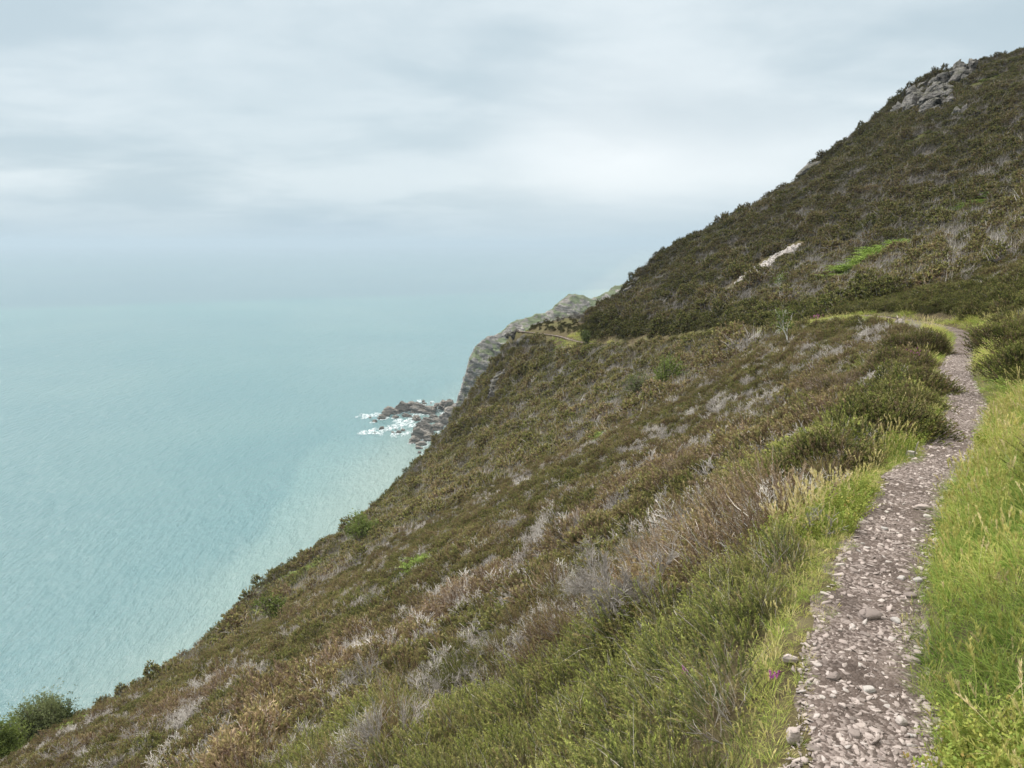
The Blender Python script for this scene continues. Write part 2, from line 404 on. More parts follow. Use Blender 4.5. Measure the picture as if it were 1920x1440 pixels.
# ------------------------------------------------------------------ plant geometry
def unit(v): return v/(np.linalg.norm(v, axis=-1, keepdims=True)+1e-12)
class PB:
    """gathers triangles with a per-vertex value c and a material slot"""
    def __init__(s, seed=0): s.v = []; s.f = []; s.c = []; s.m = []; s.t = []; s.n = 0; s.r = np.random.default_rng(seed)
    def add(s, v, f, c, mi=0, t=0.):
        v = np.asarray(v, float).reshape(-1, 3); f = np.asarray(f).reshape(-1, 3)
        s.v.append(v); s.f.append(f+s.n); s.c.append(np.broadcast_to(np.asarray(c, float), (len(v),))); s.m.append(np.full(len(f), mi)); s.t.append(np.broadcast_to(np.asarray(t, float), (len(v),))); s.n += len(v)
    def ribbons(s, P, D, L, w, seg=3, bend=None, c0=0.2, c1=0.6, mi=0, taper=.75):
        n = len(P); P = np.asarray(P); D = unit(D); L = np.broadcast_to(L, (n,))[:, None]; w = np.broadcast_to(w, (n,))[:, None]
        S = unit(np.cross(D, s.r.normal(size=(n, 3))))
        B = np.zeros((n, 3)) if bend is None else bend
        c0 = np.broadcast_to(c0, (n,)); c1 = np.broadcast_to(c1, (n,))
        vs = []; cs = []
        for k in range(seg+1):
            t = k/seg; C = P+D*L*t+B*L*t*t; ww = w*.5*(1-t*.97)**taper
            vs += [C-S*ww, C+S*ww]; cs += [c0+(c1-c0)*t]*2
        v = np.stack(vs, 1); c = np.stack(cs, 1); m = 2*(seg+1)
        f = []
        for k in range(seg): a = 2*k; f += [[a, a+1, a+3], [a, a+3, a+2]]
        f = np.array(f)[None]+np.arange(n)[:, None, None]*m
        s.add(v, f, c.ravel(), mi)
        return v
    def tubes(s, A, B, ra, rb, c=.5, mi=0, sides=3):
        A = np.asarray(A, float); B = np.asarray(B, float); n = len(A); D = unit(B-A)
        up = np.where(np.abs(D[:, 2:3]) > .9, np.array([[1., 0, 0]]), np.array([[0, 0, 1.]])); U = unit(np.cross(D, up)); W = np.cross(D, U)
        ra = np.broadcast_to(ra, (n,))[:, None]; rb = np.broadcast_to(rb, (n,))[:, None]; vs = []
        for base, r in ((A, ra), (B, rb)):
            for k in range(sides):
                a = 2*math.pi*k/sides; vs.append(base+(U*math.cos(a)+W*math.sin(a))*r)
        v = np.stack(vs, 1); f = []
        for k in range(sides):
            k2 = (k+1) % sides; f += [[k, k2, sides+k2], [k, sides+k2, sides+k]]
        f = np.array(f)[None]+np.arange(n)[:, None, None]*(2*sides)
        s.add(v, f, np.repeat(np.broadcast_to(c, (n,)), 2*sides), mi)
    def leaflets(s, P, D, L, rows, per, ln, wd, ang, bend=None, c=.5, cv=.15, t0=.1, t1=1.0, mi=0, quad=False, flat=None):
        n = len(P); D = unit(D); L = np.broadcast_to(L, (n,))
        t = np.linspace(t0, t1, rows)[None, :, None]+s.r.normal(size=(n, rows, per))*.5/rows
        t = np.clip(t, 0, 1); B = np.zeros((n, 3)) if bend is None else bend
        C = P[:, None, None]+D[:, None, None]*(L[:, None, None]*t)[..., None]+B[:, None, None]*(L[:, None, None]*t*t)[..., None]
        R = s.r.normal(size=(n, rows, per, 3)); Dn = D[:, None, None]
        if flat is not None:
            sd = unit(np.cross(D, np.array([0, 0, 1.])))[:, None, None]*np.where(np.arange(per) % 2, 1, -1)[None, None, :, None]
            R = sd+R*flat
        R = unit(R-(R*Dn).sum(-1, keepdims=True)*Dn)
        l = ln*(.7+.6*s.r.random((n, rows, per, 1)))
        if flat is not None: l = l*(1.08-t[..., None])**.8
        O = unit(Dn*math.cos(ang)+R*math.sin(ang)); S = unit(np.cross(O, s.r.normal(size=O.shape) if flat is None else np.broadcast_to(np.array([0, 0, 1.]), O.shape)))
        cc = np.broadcast_to(np.asarray(c, float).reshape(-1, 1, 1) if np.ndim(c) else c, (n, rows, per))+s.r.normal(size=(n, rows, per))*cv
        if quad:
            vs = np.stack([C, C+O*l*.45+S*wd*.5, C+O*l, C+O*l*.45-S*wd*.5], -2).reshape(-1, 4, 3); m = 4; f = np.array([[0, 1, 2], [0, 2, 3]])
        else:
            vs = np.stack([C-S*wd*.5, C+S*wd*.5, C+O*l], -2).reshape(-1, 3, 3); m = 3; f = np.array([[0, 1, 2]])
        N = len(vs); f = f[None]+np.arange(N)[:, None, None]*m
        s.add(vs, f, np.repeat(np.clip(cc.ravel(), 0, 1), m), mi, np.repeat(np.broadcast_to(t[..., 0] if t.ndim == 4 else t, (n, rows, per)).ravel(), m))
    def build(s, name, mats, parent=None, link=True, kind=None):
        v = np.concatenate(s.v); f = np.concatenate(s.f); me = bpy.data.meshes.new(name)
        me.vertices.add(len(v)); me.vertices.foreach_set('co', v.astype(np.float32).ravel())
        me.loops.add(len(f)*3); me.loops.foreach_set('vertex_index', f.ravel().astype(np.int32))
        me.polygons.add(len(f)); me.polygons.foreach_set('loop_start', np.arange(0, len(f)*3, 3, dtype=np.int32))
        me.polygons.foreach_set('material_index', np.concatenate(s.m).astype(np.int32))
        me.update(calc_edges=True)
        at_ = me.attributes.new('c', 'FLOAT', 'POINT'); at_.data.foreach_set('value', np.concatenate(s.c).astype(np.float32))
        at_ = me.attributes.new('t', 'FLOAT', 'POINT'); at_.data.foreach_set('value', np.concatenate(s.t).astype(np.float32))
        for m in (mats if isinstance(mats, (list, tuple)) else [mats]): me.materials.append(m)
        o = bpy.data.objects.new(name, me)
        if link: COL.objects.link(o)
        if parent: o.parent = parent
        if kind: o['kind'] = kind
        return o
def dome(r, n, R, H, inner=.55, lump=.25, seed=0.):
    """points in the outer shell of a lumpy dome and their outward directions"""
    a = r.random(n)*2*math.pi; u = np.sqrt(r.random(n)); D = np.stack([np.cos(a)*u, np.sin(a)*u, np.sqrt(np.maximum(1-u*u, 0))], -1)
    k = inner+(1-inner)*r.random(n)**.6
    l = 1+lump*vnoise(D[:, 0]*2.2+seed*7.1, D[:, 1]*2.2+seed*3.3, D[:, 2]*2.2)
    P = D*np.array([R, R, H])*(k*l)[:, None]
    return P, D
def heather_clump(pb, R, H, n, L, lod, cbase=0., seed=0., off=(0, 0, 0), mi=0):
    r = pb.r; P, D = dome(r, n, R, H, .45 if lod == 0 else .72, .35, seed); P = P+np.array(off)
    dirs = unit(D*1.0+np.array([0, 0, .55])+r.normal(size=(n, 3))*.30); ll = L*(.6+.8*r.random(n))
    c = np.clip(cbase+r.random(n)*.8+.2*vnoise(P[:, 0]*9, P[:, 1]*9), 0, 1); bend = r.normal(size=(n, 3))*.12
    if lod == 0:
        pb.ribbons(P, dirs, ll, .0028, 2, bend, c*.7+.2, c, mi)
        pb.leaflets(P, dirs, ll, 19, 3, .0125, .0044, .62, bend, c, .12, .08, 1.0, mi)
        k = n//3; Q = np.array(off)+r.normal(size=(k, 3))*np.array([.05, .05, .01]); pb.ribbons(Q, P[:k]-Q, np.linalg.norm(P[:k]-Q, axis=1), .006, 2, r.normal(size=(k, 3))*.08, .75, .7, mi)
    elif lod == 1:
        dirs = unit(D+np.array([0, 0, .35])+r.normal(size=(n, 3))*.3)
        pb.ribbons(P, dirs, ll, .007, 1, None, c, c, mi)
        pb.leaflets(P, dirs, ll, 6, 3, .026, .011, .7, None, c, .15, .1, 1, mi)
    else:
        dirs = unit(D+np.array([0, 0, .2])+r.normal(size=(n, 3))*.35)
        pb.leaflets(P, dirs, ll*.5, 4, 3, .06, .038, .9, None, c, .2, .1, 1, mi)
def add_twigs(pb, R, H, n, L, w, mi=1):
    P, D = dome(pb.r, n, R, H, .6, .25); dirs = unit(D*.6+np.array([.15, 0, .8])+pb.r.normal(size=(n, 3))*.4)
    pb.ribbons(P, dirs, L*(.6+.8*pb.r.random(n)), w, 2, pb.r.normal(size=(n, 3))*.2, .3, np.clip(.45+.3*pb.r.normal(size=n), 0, 1), mi, taper=.5)
def branches(r, start, d, L, rad, depth, out, spread=.5, up=.15, nb=3):
    k = 3; p = np.array(start, float); d = np.array(d, float)
    for i in range(k):
        d2 = unit(d+r.normal(size=3)*.16+np.array([0, 0, up*.3])); q = p+d2*L/k
        out.append((p.copy(), q.copy(), rad*(1-.25*i/k), rad*(1-.25*(i+1)/k), depth)); p, d = q, d2
        if depth > 0 and i >= (1 if depth > 2 else 0):
            for b in range(nb-1 if i < k-1 else nb):
                branches(r, p, unit(d+r.normal(size=3)*spread), L*(.5+.3*r.random()), rad*.62, depth-1, out, spread, up, nb)
def dead_bush(pb, size, rad, depth, stems, lean=(0, 0, 1), spread=.5, c=.5, minr=.0, mi=0, nb=3):
    out = []
    for i in range(stems):
        d = unit(np.array(lean)+pb.r.normal(size=3)*.5); d[2] = abs(d[2])
        branches(pb.r, pb.r.normal(size=3)*np.array([.05, .05, 0]), d, size*.5, rad, depth, out, spread, .15, nb)
    A = np.array([o[0] for o in out]); B = np.array([o[1] for o in out])
    ra = np.maximum([o[2] for o in out], minr); rb = np.maximum([o[3] for o in out], minr)
    pb.tubes(A, B, ra, rb, np.clip(c+pb.r.normal(size=len(A))*.2, 0, 1), mi)
    return A, B
def grass_tuft(pb, n, H, w, spread, stalks=0, seg=4, c=.3, flop=.9, mi=0):
    r = pb.r; a = r.random(n)*2*math.pi; q = r.random(n)**.5*spread
    P = np.stack([np.cos(a)*q, np.sin(a)*q, np.zeros(n)-.01], -1); D = unit(np.stack([np.cos(a)*.35, np.sin(a)*.35, np.ones(n)], -1)+r.normal(size=(n, 3))*.22)
    L = H*(.45+.75*r.random(n)); b = np.stack([np.cos(a), np.sin(a), -np.ones(n)*.75], -1)*flop*(.25+.6*r.random(n))[:, None]
    cc = np.clip(c+r.normal(size=n)*.22, 0, .95); pb.ribbons(P, D, L, w, seg, b, np.clip(cc+.12, 0, 1), cc, mi)
    if stalks:
        k = stalks; a = r.random(k)*2*math.pi; P = np.stack([np.cos(a)*spread*.5, np.sin(a)*spread*.5, np.zeros(k)], -1); D = unit(np.array([0, 0, 1.])+r.normal(size=(k, 3))*.22)
        L = H*(1.2+.7*r.random(k)); b = r.normal(size=(k, 3))*.13; b[:, 2] = -.08
        pb.ribbons(P, D, L, w*.45, 4, b, .8, .95, mi, taper=.2)
        pb.leaflets(P, D, L, 12, 2, .022, .0055, .35, b, .98, .03, .80, 1.0, mi)
def leafy(pb, n, H, R, leaf, mi=0, c=.4):
    r = pb.r; a = r.random(n)*2*math.pi; q = r.random(n)**.5*R; P = np.stack([np.cos(a)*q, np.sin(a)*q, np.zeros(n)], -1)
    D = unit(np.stack([np.cos(a)*.3, np.sin(a)*.3, np.ones(n)], -1)+r.normal(size=(n, 3))*.25); L = H*(.5+.7*r.random(n))
    cc = np.clip(c+r.normal(size=n)*.2, 0, 1); b = r.normal(size=(n, 3))*.1
    pb.ribbons(P, D, L, leaf*.2, 2, b, .3, .3, mi); pb.leaflets(P, D, L, 9, 2, leaf, leaf*.62, 1.0, b, cc, .12, .25, 1.0, mi, quad=True)
def bracken_clump(pb, n, H, lod=0, mi=0):
    r = pb.r; a = r.random(n)*2*math.pi; D = unit(np.stack([np.cos(a)*.55, np.sin(a)*.55, np.ones(n)*.9], -1)+r.normal(size=(n, 3))*.15)
    P = r.normal(size=(n, 3))*np.array([.16, .16, 0]); L = H*(.7+.5*r.random(n)); b = np.stack([np.cos(a)*.35, np.sin(a)*.35, -np.ones(n)*.5], -1)
    cc = np.clip(.5+r.normal(size=n)*.22, 0, 1); pb.ribbons(P, D, L, .012, 3, b, cc, cc, mi)
    pb.leaflets(P, D, L, 12, 2, H*.34, H*.05, 1.15, b, cc, .1, .28, 1.0, mi, quad=True, flat=.15)

protos = {}
def proto_col(name, objs):
    c = bpy.data.collections.new(name)
    for o in objs: c.objects.link(o)
    protos[name] = c
    return c
def mk(name, k, fn, mats):
    """k variants of a plant; kept in a collection that only the scatter objects read"""
    obs = []
    for i in range(k):
        pb = PB(hash_seed(name)+i); fn(pb, i); obs.append(pb.build('%s_variant_%02d' % (name, i), mats, link=False))
    proto_col(name, obs); return k
def hash_seed(s): return sum(ord(ch)*(i+3) for i, ch in enumerate(s)) % 9973
KN = {}
KN['heather_near'] = mk('heather_near', 7, lambda pb, i: heather_clump(pb, .17+.02*(i % 3), .20+.03*(i % 4), 95, .13, 0, seed=i) or add_twigs(pb, .19, .24, (14, 36, 12, 50, 20, 8, 28)[i], .13, .0026), [M['heather'], M['dead']])
KN['heather_mid'] = mk('heather_mid', 7, lambda pb, i: heather_clump(pb, .24+.05*(i % 3), .27+.06*(i % 3), 230, .085, 1, seed=i) or add_twigs(pb, .27, .30, (18, 44, 10, 90, 24, 6, 40)[i], .11, .005), [M['heather'], M['dead']])
KN['heather_far'] = mk('heather_far', 7, lambda pb, i: heather_clump(pb, .42+.08*(i % 3), .40+.09*(i % 4), 170, .22, 2, seed=i) or add_twigs(pb, .45, .46, (10, 22, 6, 34, 14, 4, 20)[i], .30, .018), [M['heather'], M['dead']])
KN['dead_near'] = mk('dead_near', 5, lambda pb, i: dead_bush(pb, .36, .0036, 3, 3, (-.3, 0, 1), .42, .6, .0013, nb=2), M['dead'])
KN['dead_mid'] = mk('dead_mid', 5, lambda pb, i: dead_bush(pb, .48, .006, 2, 6, (0.35, 0, 1), .5, .5, .003), M['dead'])
def dead_far(pb, i):
    n = 55; P = pb.r.normal(size=(n, 3))*np.array([.28, .28, .05]); D = unit(np.array([.55, 0, .9])+pb.r.normal(size=(n, 3))*.42)
    pb.ribbons(P+np.array([0, 0, .12]), D, .35+.5*pb.r.random(n), .026, 2, pb.r.normal(size=(n, 3))*.15, .3, np.clip(.6+pb.r.normal(size=n)*.25, 0, 1), taper=.6)
KN['dead_far'] = mk('dead_far', 5, dead_far, M['dead'])
KN['grass_near'] = mk('grass_near', 6, lambda pb, i: grass_tuft(pb, 42, (.10,.17,.13,.20,.12,.15)[i], .0038, .06, (1,3,1,2,0,2)[i], flop=(1.2,.7,1.6,1.0,.6,1.4)[i], c=(.25,.4,.3,.15,.55,.35)[i]), M['grass'])
KN['grass_mid'] = mk('grass_mid', 5, lambda pb, i: grass_tuft(pb, 55, .26, .010, .17, 3 if i % 2 else 1, 3), M['grass'])
KN['bilberry'] = mk('bilberry', 5, lambda pb, i: leafy(pb, 26, .14+.02*(i % 3), .10, .016), M['bilberry'])

def scatter(name, proto, P, rot, scl, tint, val, label, cat):
    k = KN[proto]; n = len(P)
    me = bpy.data.meshes.new(name); me.vertices.add(n); me.vertices.foreach_set('co', np.asarray(P, np.float32).ravel())
    def attr(nm, typ, data, key='value'):
        a = me.attributes.new(nm, typ, 'POINT'); a.data.foreach_set(key, np.asarray(data).ravel())
    attr('rot', 'FLOAT_VECTOR', rot.astype(np.float32), 'vector'); attr('scl', 'FLOAT', scl.astype(np.float32))
    attr('tint', 'FLOAT', tint.astype(np.float32)); attr('val', 'FLOAT', val.astype(np.float32))
    attr('idx', 'INT', RNG.integers(0, k, n).astype(np.int32))
    me.update()
    o = bpy.data.objects.new(name, me); COL.objects.link(o)
    g = bpy.data.node_groups.new('spread_'+name, 'GeometryNodeTree')
    g.interface.new_socket('Geometry', in_out='INPUT', socket_type='NodeSocketGeometry'); g.interface.new_socket('Geometry', in_out='OUTPUT', socket_type='NodeSocketGeometry')
    N = g.nodes; Lk = g.links
    gi = N.new('NodeGroupInput'); go = N.new('NodeGroupOutput'); ip = N.new('GeometryNodeInstanceOnPoints'); ci = N.new('GeometryNodeCollectionInfo')
    ci.inputs['Collection'].default_value = protos[proto]; ci.inputs['Separate Children'].default_value = True; ci.inputs['Reset Children'].default_value = True
    def na(nm, t):
        a = N.new('GeometryNodeInputNamedAttribute'); a.data_type = t; a.inputs['Name'].default_value = nm; return a.outputs['Attribute']
    e2r = N.new('FunctionNodeEulerToRotation'); Lk.new(na('rot', 'FLOAT_VECTOR'), e2r.inputs[0])
    Lk.new(gi.outputs[0], ip.inputs['Points']); Lk.new(ci.outputs[0], ip.inputs['Instance']); ip.inputs['Pick Instance'].default_value = True
    Lk.new(na('idx', 'INT'), ip.inputs['Instance Index']); Lk.new(e2r.outputs[0], ip.inputs['Rotation']); Lk.new(na('scl', 'FLOAT'), ip.inputs['Scale'])
    Lk.new(ip.outputs[0], go.inputs[0])
    md = o.modifiers.new('spread', 'NODES'); md.node_group = g
    o['kind'] = 'stuff'; o['label'] = label; o['category'] = cat
    print('scatter', name, n)
    return o

# ------------------------------------------------------------------ the hillside, the path, the sea
hill = mesh_obj('hillside', V, grid_faces(len(az), len(rr), wrap=True)[:, ::-1], M['soil'], smooth=True, kind='structure')
def make_path():
    n = int(PS[-1]/.035); s_ = np.concatenate([np.arange(1.0, 40, .035), np.arange(40, PS[-1]-10, .15)])
    cx = np.interp(s_, PS, PC[:, 0]); cy = np.interp(s_, PS, PC[:, 1]); cz = np.interp(s_, PS, PC[:, 2])
    tx = np.gradient(cx, s_); ty = np.gradient(cy, s_); l = np.hypot(tx, ty); nx, ny = ty/l, -tx/l      # + = uphill side (right)
    u = np.linspace(-1, 1, 21); far = np.where(s_ > 100, .35, 0)
    wl = .20+.05*fbm(s_*1.4, s_*0, 3, 3)+.10*fbm(s_*5, s_*0, 8, 2)*.5+.05+far*.5
    wr = .20+.05*fbm(s_*1.3, s_*0, 23, 3)+.10*fbm(s_*5, s_*0, 28, 2)*.5+.05+far*.5
    w = np.where(u[None] < 0, wl[:, None], wr[:, None])*u[None]
    x = cx[:, None]+nx[:, None]*w; y = cy[:, None]+ny[:, None]*w
    z = cz[:, None]-.010*(1-u[None]**2)+.010*fbm(x*4, y*4, 2, 4)-.030*np.abs(u[None])**6
    V = np.stack([x, y, z+.004], -1).reshape(-1, 3)
    return mesh_obj('footpath', V, grid_faces(len(s_), 21)[:, ::-1], M['path'], smooth=True, kind='structure')
path_ob = make_path()
def seamat(T):
    P = T.n('ShaderNodeNewGeometry').outputs['Position']
    sep = T.n('ShaderNodeSeparateXYZ', i_0=P); x, y, _ = sep.outputs
    n1 = T.noise(P, .004, 4, .55); n2 = T.noise(P, .0009, 4, .5); n3 = T.noise(P, .02, 4, .6)
    def side(a, b, wob, soft):
        (ax, ay, _a), (bx, by, _b) = a, b; dx, dy = bx-ax, by-ay; l = math.hypot(dx, dy); nx, ny = -dy/l, dx/l
        d = T.math('ADD', T.math('MULTIPLY', T.math('SUBTRACT', x, ax), nx), T.math('MULTIPLY', T.math('SUBTRACT', y, ay), ny))
        d = T.math('ADD', d, T.math('MULTIPLY', T.math('SUBTRACT', n1, .5), wob))
        return T.mr(d, -soft, soft, 0, 1, True)
    base = T.mix(T.mr(n1, .35, .65), SEAC['turq'], SEAC['turq2'])
    # pale silty water along the shore
    silt = T.math('MULTIPLY', side(sea_at(560, 860), sea_at(330, 1160), 110, 6), T.mr(y, 640, 420, 0, 1, True)) if not SEAC['flip'] else None
    c = T.mix(T.math('MULTIPLY', T.math('SUBTRACT', 1, silt) if SEAC['flip'] else silt, .38), base, SEAC['silt'])
    sand = side(sea_at(520, 1010), sea_at(120, 1330), 90, 45)
    c = T.mix(T.math('MULTIPLY', T.math('SUBTRACT', 1, sand) if SEAC['flip'] else sand, .6), c, SEAC['sand'])
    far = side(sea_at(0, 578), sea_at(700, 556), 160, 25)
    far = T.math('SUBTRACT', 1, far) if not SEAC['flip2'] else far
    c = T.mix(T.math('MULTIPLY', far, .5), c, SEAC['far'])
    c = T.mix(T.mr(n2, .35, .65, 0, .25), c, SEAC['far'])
    mp = T.n('ShaderNodeMapping', i_Vector=P); mp.inputs['Rotation'].default_value = (0, 0, math.radians(35)); mp.inputs['Scale'].default_value = (1, .35, 1)
    w1 = T.noise(mp.outputs[0], .07, 3, .6); w2 = T.noise(mp.outputs[0], .24, 6, .68)
    h = T.math('ADD', T.math('MULTIPLY', w1, 1.1), T.math('MULTIPLY', w2, 1.0))
    bp = T.n('ShaderNodeBump', i_Height=h, i_Strength=1.0, i_Distance=2.8)
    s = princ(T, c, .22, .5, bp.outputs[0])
    return s
SEAC = dict(turq=(.090,.185,.195), turq2=(.112,.205,.208), silt=(.165,.265,.25), sand=(.245,.295,.25), far=(.095,.14,.175), flip=False, flip2=True)
M['sea'] = pmat('sea_water', seamat)
R0 = 45000.0
th = np.linspace(0, 2*math.pi, 97)[:-1]
rad = np.array([1, 300, 800, 2000, 6000, 15000, R0])
sv = np.stack([np.outer(np.sin(th), rad), np.outer(np.cos(th), rad), np.full((96, 7), SEA)], -1).reshape(-1, 3)
sea = mesh_obj('sea', sv, grid_faces(96, 7, wrap=True)[:, ::-1], M['sea'], kind='structure')

# ------------------------------------------------------------------ ground cover
DIR_UP = np.array([.95, -.25])      # uphill
def band(r0, r1, s, a0=-46, a1=50, seed=0):
    g = np.random.default_rng(seed); n = int(r1/s)+2
    i = np.arange(-n, n+1); X, Y = np.meshgrid(i*s, i*s, indexing='ij')
    X = X+g.uniform(-.5, .5, X.shape)*s; Y = Y+g.uniform(-.5, .5, X.shape)*s
    r = np.hypot(X, Y); a = np.degrees(np.arctan2(X, Y)); m = (r >= r0) & (r < r1) & (a > a0) & (a < a1)
    return X[m], Y[m]
class Site:
    """everything the planting needs to know about a set of spots"""
    def __init__(s, X, Y, emax=2.5):
        e, _ = edge_query(X, Y); m = e < emax; s.x, s.y, s.e = X[m], Y[m], e[m]
        s.z = ground(s.x, s.y); s.r = np.hypot(s.x, s.y)
        s.pd, s.ps, s.pz, s.arc = path_query(s.x, s.y); s.sd = s.pd*s.ps      # + uphill of the path
        h = .25; s.gx = (ground(s.x+h, s.y)-ground(s.x-h, s.y))/(2*h); s.gy = (ground(s.x, s.y+h)-ground(s.x, s.y-h))/(2*h)
        s.n1 = fbm(s.x*.55, s.y*.55, 31, 4); s.n2 = fbm(s.x*.16, s.y*.16, 47, 4); s.n3 = fbm(s.x*1.6, s.y*1.6, 77, 3); s.n4 = fbm(s.x*.05, s.y*.05, 91, 3)
        s.u = np.random.default_rng(len(s.x)).random(len(s.x)); s.u2 = np.random.default_rng(len(s.x)+1).random(len(s.x)); s.u3 = np.random.default_rng(len(s.x)+2).random(len(s.x))
    def pick(s, m):
        o = object.__new__(Site)
        for k, v in s.__dict__.items(): setattr(o, k, v[m])
        return o
    def rot(s, tilt=.5, yaw=None, jit=.12, g=RNG):
        n = len(s.x); nx = -s.gx*tilt+g.normal(size=n)*jit; ny = -s.gy*tilt+g.normal(size=n)*jit
        # euler XYZ that lays the local z along (nx, ny, 1), after a free turn about it
        L = np.sqrt(nx*nx+ny*ny+1); zx, zy, zz = nx/L, ny/L, 1/L
        yw = g.random(n)*2*math.pi if yaw is None else yaw+g.normal(size=n)*.35
        out = np.empty((n, 3))
        # x' from yaw projected to the plane
        ax, ay = np.cos(yw), np.sin(yw); az_ = -(ax*zx+ay*zy)/zz; l = np.sqrt(ax*ax+ay*ay+az_*az_); ax, ay, az_ = ax/l, ay/l, az_/l
        bx, by, bz = zy*az_-zz*ay, zz*ax-zx*az_, zx*ay-zy*ax
        out[:, 0] = np.arctan2(bz, zz); out[:, 1] = np.arcsin(np.clip(-az_, -1, 1)); out[:, 2] = np.arctan2(ay, ax)
        return out
    def P(s, dz=0.0): return np.stack([s.x, s.y, s.z+dz], -1)
def near_pts(s, pts, rad):
    """0..1 mask near surveyed spots (x, y, radius scale)"""
    m = np.zeros(len(s.x))
    for (x, y, k) in pts:
        d = np.hypot(s.x-x, s.y-y)/(rad*k); m = np.maximum(m, 1-sstep(.55, 1.0, d+.22*s.n3))
    return m
def grass_weight(s):
    """how grassy the ground is, 0..1"""
    near = s.arc < 33
    wup = np.where(s.arc < 9, 2.8, np.where(s.arc < 12, 1.9, np.where(s.arc < 26, 1.3, .8)))+.7*s.n1
    up = (s.ps > 0) & near & (s.pd < wup)
    wdn = .42+.40*np.clip(s.n1*1.6+.1, 0, 1)
    wdn = np.where((s.arc > 22) & (s.arc < 52), .9+.8*s.n1, wdn)
    dn = (s.ps < 0) & (s.pd < wdn) & (s.arc < 60)
    far = (s.arc >= 33) & (s.ps > 0) & (s.pd < .5+.5*s.n1)
    return (up | dn | far).astype(float)
BROWN = [(*hit(px, py)[:2], k) for px, py, k in [(1300,890,1.0),(1240,920,.9),(1010,1060,1.3),(350,1340,1.5),(620,1260,1.0),(1580,740,1.2),(820,1180,1.0),(1560,770,1.0),(1440,1040,.8),(1380,1000,.9),(1330,960,1.0),(1460,1100,.5),(1250,1120,.5),(1060,1190,.6)]]
DEADZ = [(*hit(px, py)[:2], k) for px, py, k in [(1560,680,3.2),(1480,700,3.0),(1610,640,2.2),(1180,1070,.8),(1250,1010,.9),(1330,800,2.6),(1050,1000,1.4),(1390,830,1.2),(1450,760,2),
         (700,1130,2.0),(680,1270,.6),(120,1400,1.6),(300,1400,1.2),(450,1300,1.5),(520,1400,.7),(700,1400,.5),(900,1140,.8),(1560,1010,.25),(1700,530,3),(1880,450,4),(1500,590,3),(1330,600,3),(1170,760,4),(1000,900,4)]]
GREENZ = [(*hit(px, py)[:2], k) for px, py, k in [(1100,1350,.8),(1250,1400,.7),(900,1380,.8),(1300,1230,.8),(1640,830,1.0),(1500,890,1.1),(1720,760,1),(650,1400,.8),(1690,680,1.2),(1180,1200,.6)]]
ARC_TIP = float(path_query(*at(1095, 640, 100)[:2])[3][0])
def plant_fields(s):
    brown = near_pts(s, BROWN, 1.3); dead = near_pts(s, DEADZ, 1.3); green = near_pts(s, GREENZ, 1.2)
    pdz = .36+.26*sstep(.0, .35, s.n2)+.35*sstep(.1, .4, s.n1)*sstep(-.1, .3, s.n2)+.55*dead-.5*green
    pdz = np.minimum(pdz, .42+.46*np.clip(s.n3*2.2+.35, 0, 1)); pdz = np.where((s.sd > .4) & (s.sd < 4.5) & (s.arc > 28), .02, pdz)      # young heather on the bank above the path
    pdz = np.where(s.r > 95, pdz*.9, pdz)
    tint = .34+.34*s.n1+.42*s.n3*(s.r < 14)+.30*s.n2+.42*brown-.38*green+.34*(s.u3-.5)
    tint = np.where((s.sd > .2) & (s.sd < 4.0) & (s.arc > 26), .08+.15*s.n1, tint)
    tint = np.where((s.sd < 0) & (s.pd < 1.3) & (s.arc < 20), tint-.18, tint)
    val = 1.10+.25*s.n1+.2*s.n3+.75*(s.u2-.5)
    up = sstep(25, 110, s.r)*(s.sd > 0)
    val = val+1.2*green*np.clip(1.3-s.r/12, .3, 1); val = val*(1-.38*up)*(1-.12*sstep(6, 18, s.r)); bank = (s.sd > .3) & (s.sd < 4.0) & (s.arc > 26); val = np.where(bank, val*.82, val); edge = sstep(-14, -1, s.e); val = val*(1-.25*edge)
    tint = np.where(s.r > 60, tint*.75+.05, tint)
    return pdz, np.clip(tint, 0, 1), np.clip(val, .42, 1.95)
